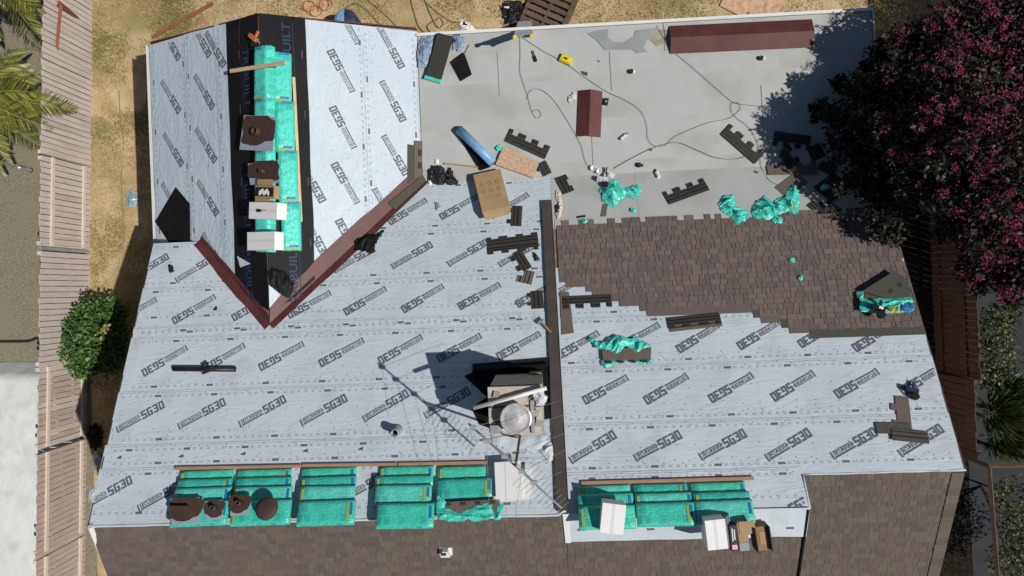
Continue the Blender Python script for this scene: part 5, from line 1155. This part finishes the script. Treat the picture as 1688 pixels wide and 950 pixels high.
crumple('plastic_bag', GND, [(209, 320), (216, 313), (230, 324), (226, 340), (212, 342)], M['clear'], amp=.15, cell=.04, freq=6, label='crumpled blue and white bag on the left lawn', cat='bag', seed=83, mats=[M['clear'], M['navy'], M['paper']])
rope('bent_wire', GND, [(218, 440), (222, 434), (230, 432), (228, 440), (224, 446), (219, 441)], .012, M['rusty'], 'bent rusty wire loop on the left lawn', 'wire')
rope('soaker_hose', GND, [(196, 150), (199, 200), (204, 240), (200, 300), (203, 360)], .012, M['straw'][2], 'thin dry hose lying along the left lawn', 'hose')
for i, (u, v, r_) in enumerate(((158, 720, 14), (160, 760, 10), (150, 815, 9))):
    crumple('garden_debris', GND, [(u + r_ * math.cos(k * .8), v + r_ * 1.6 * math.sin(k * .8)) for k in range(8)], M['greymetal'] if i else M['darksoil'], amp=.2, cell=.06, freq=4, label=('dark heap between the fence and left wall', 'grey scrap in the shade by the left fence', 'small grey scrap at the lower left corner')[i], cat='debris', seed=90 + i)

# ---- left fence: boards on rails, in four panels
def fence(name, label, xf, ya, yb, top, mats_, step, rails, rail_m, side=1, group=None, jit=.012, post_m=None, zb=0.0):
    o = thing(name, label, 'fence', Matrix.Translation((xf((ya + yb) / 2), (ya + yb) / 2, 0)), group); off = V((xf((ya + yb) / 2), (ya + yb) / 2, 0)); rr_ = random.Random(int(abs(ya) * 100)); y = ya
    cache = {}
    while y > yb + .02:
        x = xf(y) - off.x; hgt = top + rr_.uniform(-.03, .03); mb = MB(); th = .018; g = .008; ox = rr_.uniform(-jit, jit)
        mb.box(x - th / 2 + ox, x + th / 2 + ox, y - off.y - step + g, y - off.y - g, zb, hgt); put('board', mb, rr_.choice(mats_), o); y -= step
    for z in rails:
        mb = MB(); xa, xb_ = xf(ya) - off.x, xf(yb) - off.x; e = side * .035
        T = [(xa + e - .02, ya - off.y, z - .045), (xa + e + .02, ya - off.y, z - .045), (xb_ + e + .02, yb - off.y, z - .045), (xb_ + e - .02, yb - off.y, z - .045)]
        mb.add(T + [(a, b, c + .09) for a, b, c in T], [(0, 1, 2, 3)[::-1], (4, 5, 6, 7), (0, 1, 5, 4), (1, 2, 6, 5), (2, 3, 7, 6), (3, 0, 4, 7)]); put('rail', mb, rail_m, o)
    for y in (ya - .05, yb + .05):
        mb = MB(); x = xf(y) - off.x - side * .07; mb.box(x - .045, x + .045, y - off.y - .045, y - off.y + .045, 0, top - .05); put('post', mb, rail_m, o)
    return o
fx = lambda y: -12.20 + .0532 * y
fence('board_fence', 'pale board fence panel beside the palm, upper left', fx, 8.9, 3.75, 1.82, [M['fence'], M['fence']], .143, (), M['rail'])
fence('board_fence', 'pale board fence panel with rails below the palm', fx, 3.7, 1.52, 1.82, [M['fence'], M['fence2']], .143, (.3, 1.45), M['rail'])
fence('board_fence', 'pinkish board fence panel behind the round bush', fx, 1.38, -1.42, 1.80, [M['fence2']], .143, (), M['rail'])
fence('board_fence', 'brownish board fence panel with rails beside the white tarp', fx, -1.46, -3.42, 1.80, [M['fence2'], M['fence3']], .143, (.25, 1.5), M['rail'])
fence('board_fence', 'brown board fence panel with rails beside the lower roof corner', fx, -3.56, -6.02, 1.80, [M['fence3']], .143, (.25, 1.5), M['rail'])
fence('board_fence', 'last brown board fence panel at the bottom left', fx, -6.14, -9.2, 1.80, [M['fence3']], .143, (.25, 1.5), M['rail'])
tag(put('fence_post', MB().tube([(fx(1.45) + .03, 1.45, .1), (fx(1.45) + .03, 1.45, 1.85)], .05, 6), M['greymetal']), 'grey post in the fence gap above the round bush', 'post')
for i, (a, b) in enumerate((((96, 8), (88, 94)), ((92, 5), (132, 38)))):
    pa, pb = PZ(*a, 1.75 if i == 0 else 1.7), PZ(*b, 1.2 if i == 0 else .2)
    o = thing('leaning_board', ('reddish board leaning along the fence top at the upper left', 'reddish board leaning down across the fence at the upper left')[i], 'board'); put('board_body', MB().tube([pa + V((.09, 0, .03)), pb + V((.09, 0, .03))], .05, 4), M['red'], o)
# ---- right fence
fxr = lambda y: 9.90 + .0 * y
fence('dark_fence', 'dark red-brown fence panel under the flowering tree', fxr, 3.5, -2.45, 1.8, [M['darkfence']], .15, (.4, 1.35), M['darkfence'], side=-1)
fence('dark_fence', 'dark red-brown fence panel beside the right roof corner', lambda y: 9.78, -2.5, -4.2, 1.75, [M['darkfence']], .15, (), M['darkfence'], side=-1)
fr_ = thing('timber_frame', 'brown timber frame at the lower right', 'frame')
a, b, c = PZ(1628, 768, 2.2), PZ(1720, 766, 2.2), PZ(1648, 990, 2.2)
put('beam', MB().tube([a, b], .055, 4), M['frame'], fr_); put('beam', MB().tube([a + V((.03, 0, -.0)), c], .05, 4), M['frame'], fr_)
for p in (a, b, c): put('post', MB().tube([V((p.x, p.y, 0)), p], .05, 4), M['frame'], fr_)
# ---- neighbour's white tarp
mb = MB(); nx, ny = 40, 60; y0, y1, x0, x1 = -1.45, -8.6, -12.45, -17
for j in range(ny + 1):
    for i in range(nx + 1):
        y = y0 + (y1 - y0) * j / ny; x0 = fx(y) - .16; x = x0 + .06 * nz(y * 1.3, 2) - (.25 if j > ny * .66 and i == 0 else 0) * nz(y * .8, 9) + (x1 - x0) * i / nx
        e = min(1, i / 4, j / 3); mb.v.append((x, y + .05 * nz(x, 4), .05 + .55 * e + .05 * nz(x * 1.1, y * 1.1) * e + .02 * nz(x * 4, y * 4)))
for j in range(ny):
    for i in range(nx):
        q = j * (nx + 1) + i; mb.f.append((q, q + nx + 1, q + nx + 2, q + 1)); mb.m.append(0)
tag(put('ground_tarp', mb, M['tarp'], None, None, True), 'large white tarp beyond the left fence', 'tarp')
rope('garden_hose', GND, [(-20, 563), (20, 563), (48, 562), (60, 558), (76, 562)], .04, M['ropeb'], 'black hose along the top edge of the white tarp', 'hose')
# ---- plants
def leafquad(mb, p, d, n, l, w_, mi):
    s = d.cross(n)
    if s.length < 1e-4: s = d.cross(V((1, .3, .2)))
    s.normalize(); s *= w_ / 2
    mb.add([p, p + d * (l * .45) + s, p + d * l, p + d * (l * .45) - s], [(0, 1, 2, 3)], mi)
def rv(r): 
    while True:
        v = V((r.uniform(-1, 1), r.uniform(-1, 1), r.uniform(-1, 1)))
        if .05 < v.length < 1: return v.normalized()
def cloud(mb, c, rad, n, size, nm, r, flat_=1.0, shell=.55, pick=None):
    for _ in range(n):
        d = rv(r); d.z *= flat_; k = rad * (shell + (1 - shell) * r.random()) * (1 + .35 * nz(d.x * 3 + c.x, d.y * 3 + c.y, d.z * 3))
        p = c + d * k; l = size * r.uniform(.6, 1.4); dd = (rv(r) + d * .7 + V((0, 0, .1))).normalized()
        leafquad(mb, p, dd, (rv(r) + V((0, 0, 1.1))).normalized(), l, l * .55, pick(p, r) if pick else r.randrange(nm))
def limbs(base, tips, r0, m):
    mb = MB()
    for t in tips:
        mid = base + (t - base) * .5 + V((random.uniform(-.2, .2), random.uniform(-.2, .2), .25)); mb.tube([base + V((random.uniform(-.08, .08), random.uniform(-.08, .08), 0)), mid, t], r0, 7, r2=r0 * .25)
    return mb
# round bush by the left wall
rb_ = random.Random(17); bush = thing('round_bush', 'leafy green bush between the left fence and the roof edge', 'bush', Matrix.Translation(V((-11.3, -1.25, 0)))); off = V((-11.3, -1.25, 0))
cl = [(150, 560, .9, .62), (125, 575, .8, .5), (172, 535, .8, .52), (155, 520, .95, .5), (180, 568, .7, .5), (130, 545, .9, .42), (140, 598, .6, .42), (185, 512, .8, .34), (115, 600, .5, .3), (178, 600, .5, .3)]
mb = MB()
for u, v, z, r_ in cl: cloud(mb, PZ(u, v, z) - off, r_, int(900 * (r_ / .5) ** 2), .10, 4, rb_, .8, .5, lambda p, r: r.choice((0, 0, 1, 1, 2, 3)))
put('crown', mb, M['leafg'], bush); 
mb = MB(); cloud(mb, PZ(168, 545, 1.38) - off, .16, 32, .10, 1, rb_); put('dry_leaves', mb, [M['leafy']], bush)
put('stem', limbs(V((0, 0, 0)), [PZ(u, v, z) - off for u, v, z, r_ in cl[:6]], .03, 0), M['bark'], bush)
# palms
def palm(label, base, n, length, seed, zc):
    r = random.Random(seed); o = thing('palm', label, 'palm', Matrix.Translation((base.x, base.y, 0)))
    put('trunk', MB().tube([(0, 0, 0), (0, 0, zc * .5), (.03, 0, zc)], .17, 10, r2=.12), M['bark'], o)
    for k in range(n):
        az = k * 2.399 + r.uniform(-.2, .2); el = r.uniform(.05, .9) if k % 3 else r.uniform(.7, 1.2); L = length * r.uniform(.8, 1.1); mb = MB(); pts = []; N = 16
        for i in range(N + 1):
            t = i / N; rad = L * t * (math.cos(el) * (1 - .15 * t) + .1); z = zc + L * (math.sin(el) * t - (.75 + .3 * math.sin(el)) * t * t); pts.append(V((math.cos(az) * rad, math.sin(az) * rad, max(.05, z))))
        mb.tube(pts, .014, 5, r2=.004, mi=2)
        for i in range(2, N * 3):
            t = i / (N * 3); j = min(N - 1, int(t * N)); f = t * N - j; p = pts[j].lerp(pts[j + 1], f); d = (pts[j + 1] - pts[j]).normalized(); s = d.cross(V((0, 0, 1))).normalized()
            for sg in (-1, 1):
                l = .42 * math.sin(math.pi * min(1, t * .9 + .12)) * r.uniform(.8, 1.1) + .08; dd = (s * sg * .8 + d * .75 + V((0, 0, r.uniform(-.1, .3)))).normalized(); leafquad(mb, p, dd, V((0, 0, 1)) + s * sg * .3, l, .034, r.choice((0, 0, 1, 1, 2, 3)))
        put('frond', mb, M['palm'], o)
    return o
palm('feathery palm beyond the upper left fence', PZ(-30, 165, 2.2), 46, 1.65, 5, 2.2)
palm('dark palm at the top left corner', PZ(-5, -45, 2.3), 22, 1.6, 6, 2.2)
for i, (u, v) in enumerate(((23, 272), (52, 281))):
    p = P(GND, u, v); o = thing('bollard_light', ('left of two dark garden bollards under the palm', 'right of two dark garden bollards under the palm')[i], 'bollard', Matrix.Translation((p.x, p.y, 0))); put('post', MB().lathe([(.05, 0), (.05, .42), (.06, .43), (.06, .47), (.02, .5)], 12), M['greymetal'], o); put('foot', MB().lathe([(.07, 0), (.07, .03)], 12), M['blkmat'], o)
crumple('flower_pot', GND, [(6, 242), (15, 236), (24, 246), (18, 255), (7, 253)], M['orange'], amp=.25, cell=.05, freq=4, label='orange plant pot tipped over under the palm', cat='pot', seed=95)
# flowering tree at the right
rt = random.Random(29); tb = V((8.75, 3.2, 0)); tree = thing('flowering_tree', 'dark tree with magenta flowers overhanging the right roof', 'tree', Matrix.Translation(tb))
cl = [(1478, 70, 5.2, .6), (1545, 45, 5.8, .8), (1625, 25, 6, .9), (1705, 40, 6, .9), (1490, 150, 5.6, .75), (1568, 130, 6.2, .9), (1655, 120, 6.2, .95), (1470, 225, 5.3, .65), (1545, 215, 6.0, .85), (1630, 215, 6.5, 1.0), (1715, 200, 6, 1.0), (1500, 300, 4.9, .65), (1570, 300, 5.7, .8), (1650, 310, 6, .95), (1725, 320, 5.5, .9), (1560, 370, 4.6, .6), (1620, 385, 5.2, .8), (1690, 410, 5.0, .85), (1590, 440, 4.3, .55), (1650, 460, 4.4, .6), (1450, 130, 4.4, .45), (1440, 205, 4.2, .4), (1455, 300, 3.9, .4), (1620, 150, 4.6, 1.1), (1560, 240, 4.2, .9)]
mb = MB(); fl = MB(); tips = []
def rpick(p, r): return r.choice((0, 0, 1, 2, 3, 3, 4))
def mpick(p, r): return r.choice((0, 0, 1, 1, 2, 3))
for u, v, z, r_ in cl:
    z = 2.75 + (z - 3.0) * (.52 if v < 170 else .76); r_ *= .85; c = PZ(u + (38 if v < 100 else 22), v, z) - tb; tips.append(c); cloud(mb, c, r_, int(2300 * (r_ / .8) ** 2), .10, 4, rt, .8, .12, mpick if u < 1520 else rpick)
    for _ in range(6): # ragged twigs
        d = rv(rt); d.z = abs(d.z) * .6; cloud(mb, c + d * r_ * 1.05, r_ * .3, 90, .10, 4, rt, .8, .2, mpick)
    if u > 1465:
        for _ in range(int((44 if u > 1500 else 22) * r_)):
            d = rv(rt); d.z = abs(d.z) * .9 + .15; d.normalize(); cloud(fl, c + d * r_ * rt.uniform(.8, 1.12), rt.uniform(.05, .13), rt.randrange(18, 52), .042, 3, rt, .9, .1)
for u, v, z, r_ in ((1445, 95, 3.3, .35), (1415, 150, 3.4, .4), (1440, 150, 3.7, .5), (1370, 190, 3.4, .38), (1420, 210, 3.6, .5), (1385, 240, 3.5, .4), (1430, 265, 3.6, .5), (1400, 300, 3.5, .35), (1445, 330, 3.6, .45), (1455, 380, 3.8, .35), (1345, 185, 3.2, .22), (1375, 140, 3.1, .22)):
    r_ *= .88; c = PZ(u + 6, v, z) - tb; tips.append(c); cloud(mb, c, r_, int(900 * (r_ / .5) ** 2), .10, 4, rt, .5, .1, mpick)
    for _ in range(5): d = rv(rt); d.z *= .3; cloud(mb, c + d * r_ * 1.15, r_ * .35, 50, .09, 4, rt, .6, .2, mpick)
put('crown', mb, M['myr'], tree); put('blossoms', fl, M['flower'], tree)
put('trunk', limbs(V((0, 0, 0)), tips[::2], .09, 0), M['bark'], tree)
# shrubs beyond the right fence
def shrub(label, spots, n, size, mats_, seed, name='shrub', long_=False):
    r = random.Random(seed); c0 = PZ(*spots[0][:3]); o0 = V((c0.x, c0.y, 0)); o = thing(name, label, 'shrub', Matrix.Translation(o0)); mb = MB()
    for u, v, z, rad in spots:
        c = PZ(u, v, z) - o0
        if long_:
            for _ in range(n):
                d = rv(r); d.z = abs(d.z); p = c + d * rad * r.uniform(.2, .8); leafquad(mb, p, (d + V((.5, 0, .2))).normalized(), rv(r), size * r.uniform(.6, 1.4), size * .12, r.randrange(len(mats_)))
        else: cloud(mb, c, rad, n, size, len(mats_), r, .8, .4)
    put('crown', mb, mats_, o); put('stem', limbs(V((0, 0, 0)), [PZ(*s[:3]) - o0 for s in spots[:3]], .03, 0), M['bark'], o); return o
shrub('pale-leaved shrub behind the right fence', [(1640, 545, 1.5, .45), (1648, 590, 1.6, .5), (1638, 620, 1.4, .4), (1655, 520, 1.2, .4)], 700, .075, M['privet'], 61)
shrub('feathery green conifer behind the right fence', [(1645, 680, 1.4, .55), (1665, 655, 1.3, .5), (1650, 720, 1.2, .5), (1680, 690, 1.2, .5)], 900, .32, M['conif'], 62, 'conifer_shrub', True)
shrub('leafy shrub inside the timber frame', [(1668, 820, 1.2, .5), (1680, 870, 1.2, .5), (1665, 930, 1.1, .5), (1700, 900, 1.2, .6)], 600, .08, M['privet'], 63)
